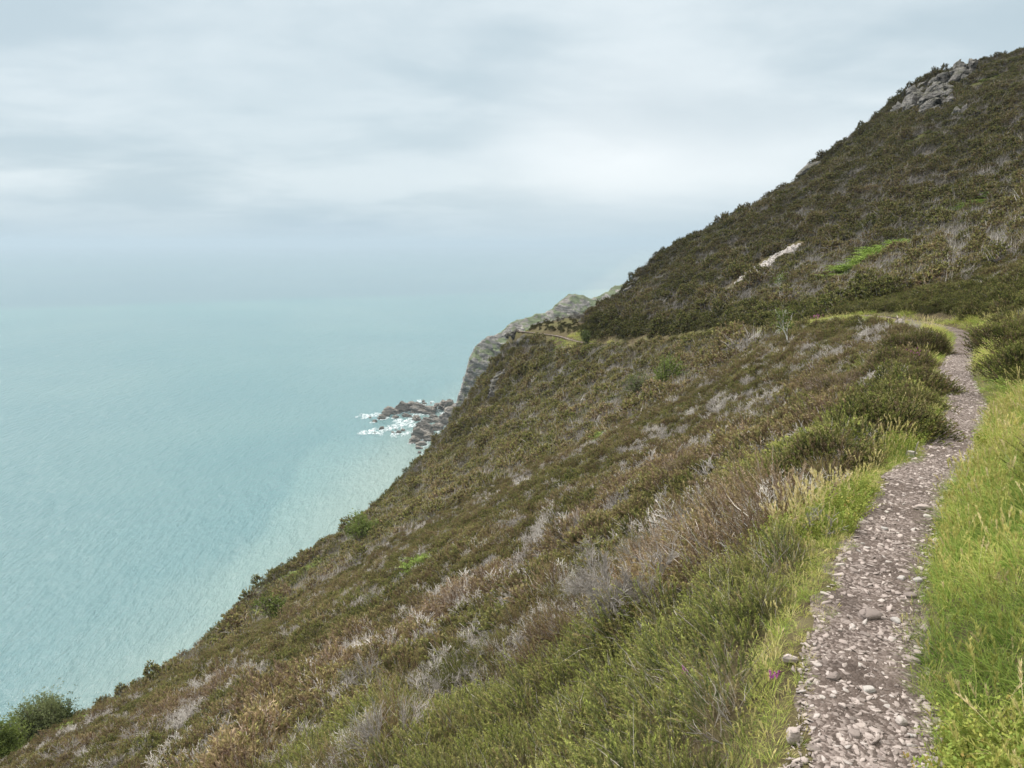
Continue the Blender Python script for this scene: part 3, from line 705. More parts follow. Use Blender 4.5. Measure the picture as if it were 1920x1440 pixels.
def cover():
    lab = {}
    def go(name, proto, s, m, tint, val, scl, dz, label, cat, tilt=.5, yaw=None, jit=.12):
        q = s.pick(m)
        if not len(q.x): return
        scatter(name, proto, q.P(dz), q.rot(tilt, yaw, jit), scl[m], tint[m], val[m], label, cat)
    # near
    s = Site(*band(.8, 8.5, .155, seed=1)); p, tint, val = plant_fields(s); gw = grass_weight(s)
    hm = (s.pd > .34) & (s.u > p) & ((gw < .5) | ((s.u > .93) & (s.pd > .8) & (s.ps > 0))) & ((s.ps < 0) | (s.pd > 2.2) | (s.u > .93))
    scl = .85+.45*s.n1+.3*(s.u-.5); scl = np.where((s.sd < 0) & (s.pd < 1.6), scl*1.05, scl)*np.where(s.pd < .7, .72, 1)
    go('heather', 'heather_near', s, hm, tint, val, np.clip(scl*np.exp(.5*s.n3+.5*(s.u2-.5)), .5, 1.7), -.03, 'green and brown heather sprigs filling the slope just left of the path', 'heather')
    dm = (s.r > 3.9) & (s.pd > .6) & (s.u <= p) & (s.u > p*.15) & (s.ps < 0)
    go('dead_heather', 'dead_near', s, dm, np.clip(.5+.8*s.n3, 0, 1), val, np.clip(.8+.5*s.n1, .5, 1.3), 0., 'bleached leafless twigs standing among the near heather', 'dead heather', jit=.2)
    # 8 to 30 m
    s = Site(*band(7.5, 46, .30, seed=2)); p, tint, val = plant_fields(s); gw = grass_weight(s); dz_ = near_pts(s, DEADZ, 1.3)
    hm = (s.pd > .62) & (s.u > p*.9) & (gw < .5)
    go('heather', 'heather_mid', s, hm, tint, val, np.clip((1.0+.4*s.n1)*np.exp(.5*s.n3+.6*(s.u2-.5)), .5, 2.0), -.06, 'brown-green heather clumps covering the slope below the first bend', 'heather')
    dm = (s.pd > .9) & (s.u <= p*.80) & (gw < .5)
    go('dead_heather', 'dead_mid', s, dm, np.clip(.45+.7*s.n3, 0, 1), val, np.clip(.85+.4*s.n1+.5*(s.u2-.5), .45, 1.3), -.03, 'pale grey dead twigs in drifts between the heather clumps', 'dead heather', yaw=math.radians(-10), jit=.2)
    # far
    for (r0, r1, sp, sd, w) in ((43, 75, .56, 3, 'on the slope across the combe'), (75, 235, .80, 4, 'up to the skyline ridge')):
        s = Site(*band(r0, r1, sp, seed=sd), emax=3.2); p, tint, val = plant_fields(s); gw = grass_weight(s)
        tip = (s.arc > ARC_TIP+3) & (s.sd > 0) & (s.pd < 7) & (s.x < 12); rock = near_pts(s, CRAGZ, 1.0)*(1-(near_pts(s, ROCKZ, 1.0) > .5)*(s.u2 < .35))
        hm = (s.pd > np.where((s.ps < 0) & (s.arc < 104), .45, .95)) & ((s.pd > .95) | (s.arc < 104)) & (s.u > p*.55) & ((gw < .5) | (s.pd > 1.0)) & (rock < .5)
        go('heather', 'heather_far', s, hm, tint, val, np.clip((.85 if r0 < 70 else 1.2)*(1+.5*s.n1)*np.exp((s.n3*.6+(s.u2-.5)*1.3)), .35, 2.6)*np.where(tip, .42, 1), -.12, 'low dark heather clumps covering the hillside '+w, 'heather')
        dm = (s.pd > 1.3) & (s.u <= p*1.4) & ((gw < .5) | (s.pd > 1.3)) & (rock < .5)
        go('dead_heather', 'dead_far', s, dm, np.clip(.45+.7*s.n3, 0, 1), val*.95, np.clip((1.0 if r0 < 70 else 1.25)*(1+.5*s.n1), .6, 1.8), -.02, 'wind-combed pale dead heather streaking the hillside '+w, 'dead heather', yaw=math.radians(-15), jit=.2)
    # grass
    s = Site(*band(.9, 10, .052, seed=5)); gw = grass_weight(s)
    edge = .175+.10*s.n1+.09*s.n3
    gm = (gw > .5) & (s.pd > edge)
    dens = np.where(s.ps > 0, .8, .85); gm &= (s.u < dens)
    gt = np.where(s.ps > 0, .34+.45*s.n1+.25*s.n2+.35*s.n3, .42+.4*s.n1+.3*s.n3); gt += .45*(s.u3 > .86)+.30*(s.u2-.5)
    scl = np.clip(.80+.7*s.n1+.35*(s.u-.5)+.18*np.clip(s.pd, 0, 2), .4, 1.7)*np.where(s.ps > 0, 1.05, np.where(s.pd > .42, .98, .7))*np.where(s.pd < edge+.10, .55, 1)
    go('grass', 'grass_near', s, gm, np.clip(gt, 0, 1), (.98+.35*s.n3+.2*(s.u-.5)), scl, 0., 'bright green verge grass with straw seed heads beside the path', 'grass', tilt=.25, jit=.15)
    bm = (s.pd > edge+.08) & (s.ps > 0) & (gw > .5) & ((s.n2+.8*s.n1+.3*s.n3 > .0) | (s.r < 3.4) & (s.n3 > .0)) & (s.u < .42) | (s.ps < 0) & (s.pd > .3) & (s.pd < 1.0) & (s.n1 > .12) & (s.u < .5)
    go('bilberry', 'bilberry', s, bm, np.clip(.40+.5*s.n3+.3*(s.u*2-.5), 0, 1), 1.0+.2*s.n3, np.clip(.9+.4*s.n3, .5, 1.4), 0., 'low bilberry with small yellow-green and reddish leaves by the path', 'bilberry', tilt=.3)
    s = Site(*band(9.2, 62, .15, seed=6)); gw = grass_weight(s)
    sad = near_pts(s, [(*at(1065, 650, 103)[:2], 1.)], 4.0)
    gm = ((gw > .5) | (sad > .5)) & (s.pd > .28+.1*s.n1) & (s.u < .9)
    go('grass', 'grass_mid', s, gm, np.clip(.42+.45*s.n1+.2*s.n3, 0, 1), 1.0+.2*s.n3, np.clip(.9+.5*s.n1, .4, 1.6)*np.where(s.pd < .5, .5, 1), -.02, 'yellow-green grass lining the path around the bend', 'grass', tilt=.3)
    s = Site(*band(62, 130, .35, seed=7)); gw = grass_weight(s); sad = near_pts(s, SADDLE, 1.0)
    gm = ((gw > .5) & (s.pd < 1.0) | (sad > .5)) & (s.pd > .5) & (s.u < .9)
    go('grass', 'grass_mid', s, gm, np.clip(.45+.5*s.n1, 0, 1), 1.0+.2*s.n3, np.clip(1.5+.5*s.n1, .8, 2.2), -.05, 'distant strip of yellow-green grass along the path to the headland', 'grass', tilt=.3)
CRAGS = [  # label, block spots (px, py), block size
    ('pale blocky crag below the skyline at upper right, largest outcrop', [(1698,207),(1712,196),(1726,204),(1742,208),(1718,180),(1738,186),(1760,196),(1756,176),(1778,178),(1770,160),(1738,166),(1700,214),(1752,212)], 2.3),
    ('rock knob breaking the skyline just right of the largest crag', [(1790,144),(1802,142),(1812,147),(1798,156)], 2.3),
    ('small split rock standing in heather right of the largest crag', [(1797,208),(1803,214)], 1.5),
    ('stepped rocks jutting from the skyline halfway up the ridge', [(1562,272),(1553,279),(1543,292),(1536,304),(1527,313),(1520,326),(1548,284)], 3.0),
    ('narrow pale rock face low on the dark ridge end', [(1234,522),(1236,530)], .9),
    ('rock rib on the ridge end above the far grey headland', [(1180,545),(1186,537),(1190,531)], 1.1),
    ('cliff rocks under the headland tip above the sea', [(938,712),(932,724),(944,700),(924,738)], 1.25),
    ('dark knuckle of rock at the headland tip', [(952,640),(958,648)], 1.3),
    ('small pinkish rock poking from heather below the headland path', [(981,648)], 1.6)]
CRAGZ = []
for lb, sp, sz in CRAGS[:3]+CRAGS[3:4]+CRAGS[6:7]:
    for h in first_hit(sp): CRAGZ.append((h[0], h[1], sz*.9))
ROCKZ = list(CRAGZ)
SCREE = [(h[0], h[1]) for h in first_hit([(1490,465),(1470,478),(1450,490),(1430,503),(1410,516),(1396,527)])]
SADDLE = [(*at(1065,650,103)[:2], 4.5), (*at(1030,655,107)[:2], 3.0)]
for (x0, y0), (x1, y1) in zip(SCREE[:-1], SCREE[1:]): CRAGZ += [(x0+(x1-x0)*t, y0+(y1-y0)*t, 3.3) for t in np.linspace(0, 1, 8)]
BRK = [([(1585,518),(1610,508),(1635,494),(1655,480),(1672,472)], 2.4), ([(1815,394),(1832,385),(1850,377)], 1.3), ([(1130,832),(1150,818),(1180,806)], .9), ([(140,1374),(165,1362),(190,1348),(220,1330)], .8), ([(770,1082),(795,1068),(815,1052)], .6),
       ([(505,1105),(540,1088),(575,1072),(600,1062)], 1.6), ([(497,1160),(510,1152)], .8), ([(1712,268),(1745,258)], 1.6), ([(1835,158),(1870,148)], 2.0)]
for pts, w in BRK:
    hh = first_hit(pts)
    for a, b in zip(hh[:-1], hh[1:]): CRAGZ += [(a[0]+(b[0]-a[0])*t, a[1]+(b[1]-a[1])*t, w*1.35) for t in np.linspace(0, 1, 5)]

# ------------------------------------------------------------------ rocks
def rock_geo(seed, dims, sub=0, rough=.05, sides=7, topfrac=.85, bevel=0.):
    """an angular block: irregular many-sided slab, hull of jittered rings, faces broken up when large"""
    r = np.random.default_rng(seed); a = np.sort(r.random(sides)*2*math.pi*.55+np.arange(sides)*2*math.pi/sides*.75+r.random()*6)
    rad = .78+.3*r.random(sides); P = []
    for h, k in ((-1, .82), (-.35, 1.0), (.55, .97), (1, topfrac)):
        q = k*(1+.07*r.normal(size=sides)); P += [(math.cos(t)*rr_*qq, math.sin(t)*rr_*qq, h*(1+.10*r.normal())+.12*math.cos(t-a[0])) for t, rr_, qq in zip(a, rad, q)]
    bm = bmesh.new()
    for p in P: bm.verts.new(p)
    res = bmesh.ops.convex_hull(bm, input=bm.verts[:])
    dead_ = [g for g in res['geom_interior']+res['geom_unused'] if isinstance(g, bmesh.types.BMVert)]
    if dead_: bmesh.ops.delete(bm, geom=list(set(dead_)), context='VERTS')
    if bevel: bmesh.ops.bevel(bm, geom=bm.edges[:], offset=bevel, segments=1, affect='EDGES')
    for _ in range(sub): bmesh.ops.subdivide_edges(bm, edges=bm.edges[:], cuts=1, use_grid_fill=True)
    bmesh.ops.triangulate(bm, faces=bm.faces[:])
    bm.verts.index_update(); v = np.array([q.co[:] for q in bm.verts])*.78; f = np.array([[q.index for q in p.verts] for p in bm.faces]); bm.free()
    if sub:
        n = unit(v); d = fbm(v[:, 0]*1.8+seed, v[:, 1]*1.8, v[:, 2]*2.2, 5, .6)+.6*(1-2*np.abs(fbm(v[:, 0]*3+seed, v[:, 1]*3, v[:, 2]*4, 3)))
        v = v+n*(d*rough*1.6)[:, None]+n*(rough*.6*np.sign(np.sin(v[:, 2]*9+seed)))[:, None]*np.array([1, 1, 0])
    return v*np.array(dims), f
def rotm(rx, ry, rz): return np.array(Matrix.Rotation(rz, 3, 'Z') @ Matrix.Rotation(ry, 3, 'Y') @ Matrix.Rotation(rx, 3, 'X'))
def tag(o, label=None, cat=None, group=None, kind=None):
    if label: o['label'] = label
    if cat: o['category'] = cat
    if group: o['group'] = group
    if kind: o['kind'] = kind
    return o
def empty(name, loc, rz=0):
    o = bpy.data.objects.new(name, None); COL.objects.link(o); o.location = loc; o.rotation_euler = (0, 0, rz); return o
def crag(label, spots, size, i):
    r = np.random.default_rng(100+i); H = first_hit(spots); root = empty('rock_outcrop', H[0][:3])
    tag(root, label, 'rock', 'rock outcrops on the hillside')
    for h in H:
        vs, fs, n = [], [], 0
        for q in range(7):
            s_ = size*(.22+.60*r.random()**2); v, f = rock_geo(int(r.integers(1e6)), (s_*(.8+.7*r.random()), s_*.9, s_*(.6+.7*r.random())), 4, .11, 5+q % 3)
            v = v@rotm(.35+r.normal()*.22, -.75+r.normal()*.22, .3+r.normal()*.3).T
            j = r.normal(size=2)*size*.42; zz = float(ground(h[0]+j[0], h[1]+j[1])[0])
            v = v+np.array([h[0]+j[0]-H[0][0], h[1]+j[1]-H[0][1], zz-H[0][2]+s_*.32])
            vs.append(v); fs.append(f+n); n += len(v)
        mesh_obj('boulder', np.concatenate(vs), np.concatenate(fs), M['crag'], root)
for i, (lb, sp, sz) in enumerate(CRAGS): crag(lb, sp, sz, i)

# slate fragments of the path
def stone_proto(name, k, dims, mat, sub=2):
    obs = []
    for i in range(k):
        r = np.random.default_rng(500+i); v, f = rock_geo(900+i*7, (dims[0]*(.8+.5*r.random()), dims[1]*(.7+.5*r.random()), dims[2]*(.6+.8*r.random())), 0, 0, 5+i % 3)
        obs.append(mesh_obj('%s_variant_%02d' % (name, i), v, f, mat, link=False))
    proto_col(name, obs); KN[name] = k
    return obs
stone_proto('gravel_bits', 9, (1.05, .70, .20), M['gravel'], 1)
def path_z(x, y):
    d, s, z, a = path_query(x, y); return z-.006
def gravel():
    def lay(name, a0, a1, dens, s0, s1, label, seed):
        g = np.random.default_rng(seed); L = a1-a0; n = int(L*.46*dens); arc = a0+g.random(n)*L; t = np.clip(g.normal(size=n)*.42, -1.08, 1.08)*.235
        t = g.uniform(-.245, .245, n)*np.where(g.random(n) < .05, 1.12, 1)
        cx = np.interp(arc, PS, PC[:, 0]); cy = np.interp(arc, PS, PC[:, 1]); cz = np.interp(arc, PS, PC[:, 2])
        dx = np.interp(arc+.05, PS, PC[:, 0])-cx; dy = np.interp(arc+.05, PS, PC[:, 1])-cy; l = np.hypot(dx, dy)+1e-9
        x = cx+dy/l*t; y = cy-dx/l*t; keep = (fbm(x*3.1, y*3.1, 4, 3) > -.25) | (g.random(n) < .35); x, y, cz = x[keep], y[keep], cz[keep]; n = len(x)
        sc = s0+(s1-s0)*g.random(n)**3.0
        z = cz+.010*fbm(x*4, y*4, 2, 4)-.008+sc*.06
        rot = np.stack([g.normal(size=n)*.28, g.normal(size=n)*.28, g.random(n)*6.28], -1)
        scatter(name, 'gravel_bits', np.stack([x, y, z], -1), rot, sc, g.random(n)*.85, np.ones(n), label, 'gravel')
    lay('gravel', 1.6, 8.5, 6200, .004, .028, 'small pinkish-grey slate chips covering the near path', 1)
    lay('gravel', 8.5, 24, 1100, .010, .038, 'pinkish-grey slate chips on the path towards the bend', 2)
gravel()
sv_obs = []
for i in range(9):
    r = np.random.default_rng(40+i); v, f = rock_geo(77+i, (.66, .46+.14*r.random(), .16+.10*r.random()), 1, .02, 5+i % 4, .8, .07)
    sv_obs.append((v, f))
ST = [bpy.data.meshes.new('x') for _ in range(0)]
def path_stones(n=210):
    g = np.random.default_rng(5); placed = []; protos_ = []
    for (v, f) in sv_obs:
        o = mesh_obj('path_stone', v, f, M['stone']); protos_.append(o)
    k = 0; tries = 0
    while k < n and tries < 5000:
        tries += 1; arc = 1.9+10.0*g.random()**1.15; t = g.uniform(-.2, .2)
        cx = np.interp(arc, PS, PC[:, 0]); cy = np.interp(arc, PS, PC[:, 1]); cz = np.interp(arc, PS, PC[:, 2])
        dx = np.interp(arc+.05, PS, PC[:, 0])-cx; dy = np.interp(arc+.05, PS, PC[:, 1])-cy; l = math.hypot(dx, dy); x = cx+dy/l*t; y = cy-dx/l*t
        size = .026+.050*g.random()**2.6
        if any(math.hypot(x-a, y-b) < (size+c)*.5 for a, b, c in placed): continue
        placed.append((x, y, size)); src = protos_[k % 9]
        o = src if k < 9 else src.copy()
        if k >= 9: COL.objects.link(o)
        o.location = (x, y, cz+.010*float(fbm(x*4, y*4, 2, 4))+size*.03-.004); o.scale = (size,)*3
        o.rotation_euler = (g.normal()*.16, g.normal()*.16, g.random()*6.28)
        tag(o, 'flat pinkish-grey slate fragment embedded in the trodden path', 'stone', 'slate fragments lying on the path'); k += 1
path_stones()
def big_stone(px, py, dims, rot, label, seed, d=None, planes=10, lift=.3):
    h = hit(px, py); v, f = rock_geo(seed, tuple(q*1.15 for q in dims), 3, .03, 8 if planes > 8 else 11, .75, .12); o = mesh_obj('stone', v, f, M['stone']); z = max(h[2], float(path_z(h[0], h[1])[0]) if path_query(h[0], h[1])[0][0] < .3 else h[2])
    o.location = (h[0], h[1], z+dims[2]*lift); o.rotation_euler = rot; tag(o, label, 'stone', 'larger stones along the path')
big_stone(1632,1160, (.075,.045,.026), (.25,.1,.3), 'largest angular grey stone sitting up in the middle of the path', 11)
big_stone(1486,1392, (.034,.030,.028), (0,0,.4), 'rounded whitish stone on the left edge of the path at bottom', 12, planes=8)
big_stone(1484,1242, (.050,.020,.014), (0,.1,.2), 'long pale stone lying in grass at the left edge of the path', 13)
big_stone(1757,1436, (.045,.03,.012), (.1,0,.5), 'flat whitish slab at bottom right corner of the path', 14)
big_stone(1640,1376, (.034,.020,.010), (.05,0,-.3), 'bright white flat stone low in the middle of the path', 15)
big_stone(1690,1358, (.028,.022,.016), (.2,.2,.8), 'brownish tilted pebble right of the bright white flat stone', 16)
big_stone(1708,1122, (.055,.03,.018), (0,.1,.2), 'beige half-buried stone against the grassy right edge of the path', 17)
big_stone(1708,1242, (.045,.028,.016), (.1,0,-.2), 'flat beige stone on the right edge beside tall grass', 18)
big_stone(1730,955, (.09,.04,.02), (.0,.0,.1), 'long grey slab lying across the path before the first curve', 19)
big_stone(1706,856, (.07,.045,.03), (.1,0,.5), 'pale boulder on the left verge at the first curve', 20)
big_stone(1735,748, (.17,.10,.08), (.1,.1,.2), 'pale rock half hidden in dry yellow grass', 21)
big_stone(1687,613, (.40,.25,.22), (.1,.1,.6), 'pale rock beside the grassy strip past the bend', 22)

# scree
def scree():
    g = np.random.default_rng(9); pts = []
    for (x0, y0), (x1, y1), w in zip(SCREE[:-1], SCREE[1:], (.7, 1.1, 1.3, 1.1, .7)):
        for _ in range(330):
            t = g.random(); pts.append((x0+(x1-x0)*t+g.normal()*w*.55, y0+(y1-y0)*t+g.normal()*w*.55))
    P = np.array(pts); z = ground(P[:, 0], P[:, 1]); n = len(P); r3 = np.stack([g.normal(size=n)*.5, g.normal(size=n)*.5, g.random(n)*6.28], -1)
    scatter('scree', 'gravel_bits', np.stack([P[:, 0], P[:, 1], z+.16], -1), r3, .16+.34*g.random(n)**2, .80+.14*g.random(n), np.ones(n), 'narrow chute of pale grey scree running down the hillside', 'scree')
scree()
cover()

# ------------------------------------------------------------------ far headland, shore rocks, foam
def headland():
    rd = [(846,800,584,2),(850,780,586,6),(856,752,589,9),(862,735,591,12),(872,705,594,16),(880,672,597,22),(892,648,601,30),(912,632,607,38),(940,624,614,44),(958,605,621,52),(1000,592,631,60),(1030,583,638,62),(1052,563,643,66),
          (1066,552,647,70),(1092,553,652,72),(1110,560,658,74),(1140,545,666,80),(1152,536,670,84),(1175,533,676,90),(1260,515,705,100),(1400,480,760,110),(1600,440,840,120)]
    R = np.array([(*at(a, b, d), o) for a, b, d, o in rd]); L = np.concatenate([[0], np.cumsum(np.linalg.norm(np.diff(R[:, :3], axis=0), axis=1))])
    u = np.linspace(0, L[-1], 420); X, Y, Z, O = [np.interp(u, L, R[:, k]) for k in range(4)]
    v = np.concatenate([np.linspace(-1, 0, 25, endpoint=False), np.linspace(0, 1, 90)])
    H = Z-SEA+4
    U, Vv = np.meshgrid(u, v, indexing='ij'); t = np.abs(Vv)
    prof = np.where(Vv > 0, 1-t**1.05, 1-t**1.3)
    x = X[:, None]+np.where(Vv > 0, .30*O[:, None]*t*(1-.3*t), .35*O[:, None]*t); y = Y[:, None]+np.where(Vv > 0, -1.15*O[:, None]*t, .9*O[:, None]*t); z = SEA-4+H[:, None]*prof
    # gullies, ribs and tilted beds
    s1 = fbm(x*.030+z*.012, y*.030, z*.018, 5, .55); s2 = 1-2*np.abs(fbm(x*.09+z*.05, y*.09, z*.03, 4)); s3 = fbm(x*.28, y*.28, z*.35, 4, .6)
    bed = np.sign(np.sin((z*.8+x*.45+y*.25)*.8+3*s1))
    k = np.clip(t*5, .12, 1)*np.clip(H[:, None]/40, .15, 1)
    d = (9*s1+7.5*s2*.6+4.5*s3+.9*bed)*k
    x = x-d*.35; y = y-np.where(Vv > 0, d*.8, -d*.8); z = z+d*.35+s3*1.5*np.clip(H[:, None]/40, .2, 1)
    o = mesh_obj('headland', np.stack([x, y, z], -1).reshape(-1, 3), grid_faces(420, len(v)), M['cliff'], kind='structure')
headland()
SR = []   # shore rocks: px, py of the waterline spot, width px, height px
for (px, py, w, h) in [(735,776,30,14),(752,774,34,20),(770,772,34,18),(788,774,36,18),(806,776,30,16),(716,786,16,9),(700,792,12,6),(724,782,18,12),(822,772,30,16),(838,768,30,18),(850,776,34,26),(846,790,44,34),(862,790,36,36),
        (790,806,34,18),(775,812,26,16),(802,814,34,20),(790,824,38,22),(776,830,24,14),(806,826,26,14),(822,806,26,14),(832,800,26,18),(818,792,20,9),(800,792,22,10),(782,788,24,9),
        (716,805,10,6),(734,812,14,4),(748,812,12,5),(756,808,10,4),(772,758,12,6),(792,754,7,5),(806,757,8,3),(818,760,12,5),(832,758,16,8),(702,812,4,2),(742,806,4,2),(694,784,5,3),
        (786,842,14,5),(800,846,10,5),(830,822,18,10),(842,812,24,16),(822,836,16,9),(790,836,20,8),(814,846,12,6),(786,850,9,5),(796,758,10,4),(845,760,18,12),(812,784,18,7),(764,782,20,6),(742,784,16,5),(834,846,18,10),(848,832,22,16),(858,812,26,22)]:
    SR.append((px, py, w, h))
def shore_rocks():
    g = np.random.default_rng(3); big = 'big'
    for i, (px, py, w, h) in enumerate(SR):
        x, y, _ = sea_at(px, py); dist = math.hypot(x, y); m = dist/F
        W = w*m*.56; Hh = h*m*.75
        v, f = rock_geo(300+i, (W*1.15, W*.8, max(Hh*1.1, .8)), 4 if w > 12 else 3, .13, 6, .6)
        v = v@rotm(.15+.2*g.normal(), .35, g.random()*1.2).T
        o = mesh_obj('shore_rock', v, f, M['searock']); o.location = (x, y+W*.3, SEA+Hh*.18)
        if w >= 26: lb = 'large angular brown-grey rock of the reef at the cliff foot'
        elif px < 760: lb = 'outlying dark rock awash in surf at the seaward end of the reef'
        else: lb = 'small dark rock between the large rocks at the cliff foot'
        tag(o, lb, 'rock', lb.replace('large', 'large').split(' of the')[0]+'s' if w >= 26 else ('outlying sea rocks' if px < 760 else 'small rocks of the reef'))
shore_rocks()
def lacy(T):
    P = T.n('ShaderNodeNewGeometry').outputs['Position']; mp = T.n('ShaderNodeMapping', i_Vector=P); mp.inputs['Scale'].default_value = (1, .6, 1)
    n = T.noise(mp.outputs[0], .55, 6, .7, .8); a = T.mr(n, .42, .64, .05, .95)
    return T.n('ShaderNodeMixShader', i_0=a, i_1=T.n('ShaderNodeBsdfTransparent').outputs[0], i_2=princ(T, (.62,.67,.68), .7, .3)).outputs[0]
def foam():
    rocks = [(*sea_at(px, py)[:2], w*.45*.5) for px, py, w, h in SR]
    streak = [(*sea_at(px, py)[:2], r) for px, py, r in [(690,780,9),(680,778,6),(705,778,8),(740,800,13),(755,796,13),(770,796,10),(725,806,9),(695,810,9),(680,811,7),(712,812,9),(740,815,9),(760,814,10),(790,857,5),(840,838,9),(825,826,8),(786,752,5),(810,754,5),(838,752,4),(765,790,12),(748,790,9),(672,813,4),(668,782,3)]]
    cx, cy, _ = sea_at(770, 800); st = .55; gx = np.arange(-85, 75, st)+cx; gy = np.arange(-120, 130, st)+cy; X, Y = np.meshgrid(gx, gy, indexing='ij')
    den = np.zeros(X.shape)
    for x, y, r in rocks: den = np.maximum(den, np.exp(-np.maximum(np.hypot(X-x, (Y-y)*.8)-r, 0)/3.0)*.62)
    for x, y, r in streak: den = np.maximum(den, np.exp(-(np.hypot((X-x), (Y-y)*.45)/(r*.62))**2)*1.05)
    nz = fbm(X*.16, Y*.09, 3, 5, .62)*1.0+.9*(1-2*np.abs(fbm(X*.45, Y*.25, 13, 4)))-.55
    den = den+nz*.55; m = den > .68
    ii, jj = np.nonzero(m); g = np.random.default_rng(2)
    vid = {}; vs = []; fs = []
    for i, j in zip(ii, jj):
        q = []
        for a, b in ((i, j), (i+1, j), (i+1, j+1), (i, j+1)):
            if (a, b) not in vid: vid[(a, b)] = len(vs); vs.append((gx[0]+a*st+g.uniform(-.25, .25), gy[0]+b*st+g.uniform(-.25, .25), SEA+.12+g.random()*.22))
            q.append(vid[(a, b)])
        fs.append(q)
    o = mesh_obj('sea_foam', vs, fs, pmat('white_foam', lacy)); tag(o, 'white surf swirling around the rocks at the cliff foot', 'foam', None, 'stuff')
foam()

# ------------------------------------------------------------------ trees, shrubs, bracken
def copy_tree(o, loc=None, rz=0, s=1, label=None, parent=None):
    c = o.copy(); COL.objects.link(c)
    if parent: c.parent = parent
    for ch in o.children: copy_tree(ch, parent=c)
    if loc is not None: c.location = loc; c.rotation_euler = (0, 0, rz); c.scale = (s, s, s)
    if label: c['label'] = label
    return c
def leafy_tree(name, label, cat, loc, H, R, leaf, nleaf, mats, trunk_r, seed, stems=3, lean=(0, 0, 1), low=.25, group=None, depth=3):
    r = empty(name, loc); tag(r, label, cat, group)
    pb = PB(seed); out = []
    for i in range(stems):
        d = unit(np.array(lean)+pb.r.normal(size=3)*.28*(stems > 1)); d[2] = max(d[2], .5)
        branches(pb.r, pb.r.normal(size=3)*np.array([.15, .15, 0])*(stems > 1)+np.array([0, 0, -.2]), d, H*.50, trunk_r, depth, out, .42, .35, 2)
    A = np.array([o[0] for o in out]); B = np.array([o[1] for o in out]); dp = np.array([o[4] for o in out])
    s = np.array([R/max(np.abs(B[:, :2]).max(), .1)]*2+[H*.93/B[:, 2].max()]); A, B = A*s, B*s
    pb.tubes(A, B, [max(o[2], .008) for o in out], [max(o[3], .006) for o in out], .5, 0, 5)
    pb.build('trunk', mats[1], r)
    nleaf = int(nleaf*.6); lb = PB(seed+1); ends = B[(dp <= 1) & (B[:, 2] > H*low)]; k = lb.r.integers(0, len(ends), nleaf)
    P = ends[k]+lb.r.normal(size=(nleaf, 3))*H*.038*(1+lb.r.random((nleaf, 1))); D = unit(lb.r.normal(size=(nleaf, 3))+np.array([0, 0, .4]))
    base = np.clip(.45+.35*vnoise(P[:, 0]*1.7/H*4, P[:, 1]*1.7/H*4, P[:, 2]*6/H), 0, 1)
    lb.leaflets(P, D, leaf*2.5, 3, 2, leaf, leaf*.62, .9, None, base, .15, .1, 1, 0, quad=True)
    lb.build('crown', mats[0], r)
    return r
def g3(px, py, dz=0.): h = hit(px, py); return (h[0], h[1], h[2]+dz)
def at3(px, py, d, dz=-.3):
    a = at(px, py, d); return (a[0], a[1], float(ground(a[0], a[1])[0])+dz)
leafy_tree('willow_shrub', 'grey-green bushy tree rising left of the others at bottom left corner', 'tree', at3(58,1440,45,-1.6), 5.0, 1.9, .085, 7600, (M['leaf_grey'], M['bark']), .07, 21, 4, group='trees at the bottom left corner')
leafy_tree('willow_shrub', 'dark green feathery tree nearest the slope edge at bottom left', 'tree', at3(100,1420,46,-1.3), 3.9, 1.3, .085, 5600, (M['leaf_dark'], M['bark']), .06, 31, 4, group='trees at the bottom left corner')
leafy_tree('willow_shrub', 'light green low tree cut by the left frame edge at bottom', 'tree', at3(15,1465,40,-.9), 3.7, 1.9, .085, 7600, (M['leaf_mid'], M['bark']), .06, 41, 4, group='trees at the bottom left corner')
leafy_tree('rowan_sapling', 'small green sapling with thin white trunk on the pale twiggy mound', 'tree', g3(1480,656), 2.0, .75, .075, 240, (M['leaf_mid'], M['palebark']), .028, 51, 1, low=.45)
leafy_tree('shrub', 'light green leafy shrub alone in mid-slope heather, upper of two', 'shrub', g3(1248,735), 2.6, 1.6, .11, 900, (M['leaf_mid'], M['bark']), .05, 61, 4, low=.1, group='pair of shrubs in the middle of the slope')
leafy_tree('shrub', 'grey-green open shrub just below and left of the light green one', 'shrub', g3(1195,757), 2.5, 1.7, .09, 700, (M['leaf_grey'], M['bark']), .05, 71, 5, low=.1, group='pair of shrubs in the middle of the slope')
leafy_tree('shrub', 'rounded green shrub at the seaward brow of the slope', 'shrub', g3(678,1028), 3.8, 1.7, .13, 1500, (M['leaf_mid'], M['bark']), .05, 81, 4, low=.05)
leafy_tree('shrub', 'dark green shrub standing on the grassy saddle by the path', 'shrub', g3(1101,654), 2.6, .9, .12, 900, (M['leaf_dark'], M['bark']), .05, 91, 4, low=.02)
leafy_tree('sapling', 'faint pale green sapling in heather left of the scree foot', 'tree', g3(1462,556), 2.2, .7, .12, 90, (M['leaf_mid'], M['palebark']), .03, 95, 1, low=.4)
leafy_tree('shrub', 'small green shrub beside the yellow patch near the slope edge', 'shrub', g3(517,1182), 2.0, .6, .11, 260, (M['leaf_mid'], M['bark']), .03, 97, 3, low=.1)
leafy_tree('shrub', 'low dark shrub below the yellow patch near the slope edge', 'shrub', g3(476,1178), 1.5, .5, .10, 200, (M['leaf_grey'], M['bark']), .03, 98, 3, low=.1)

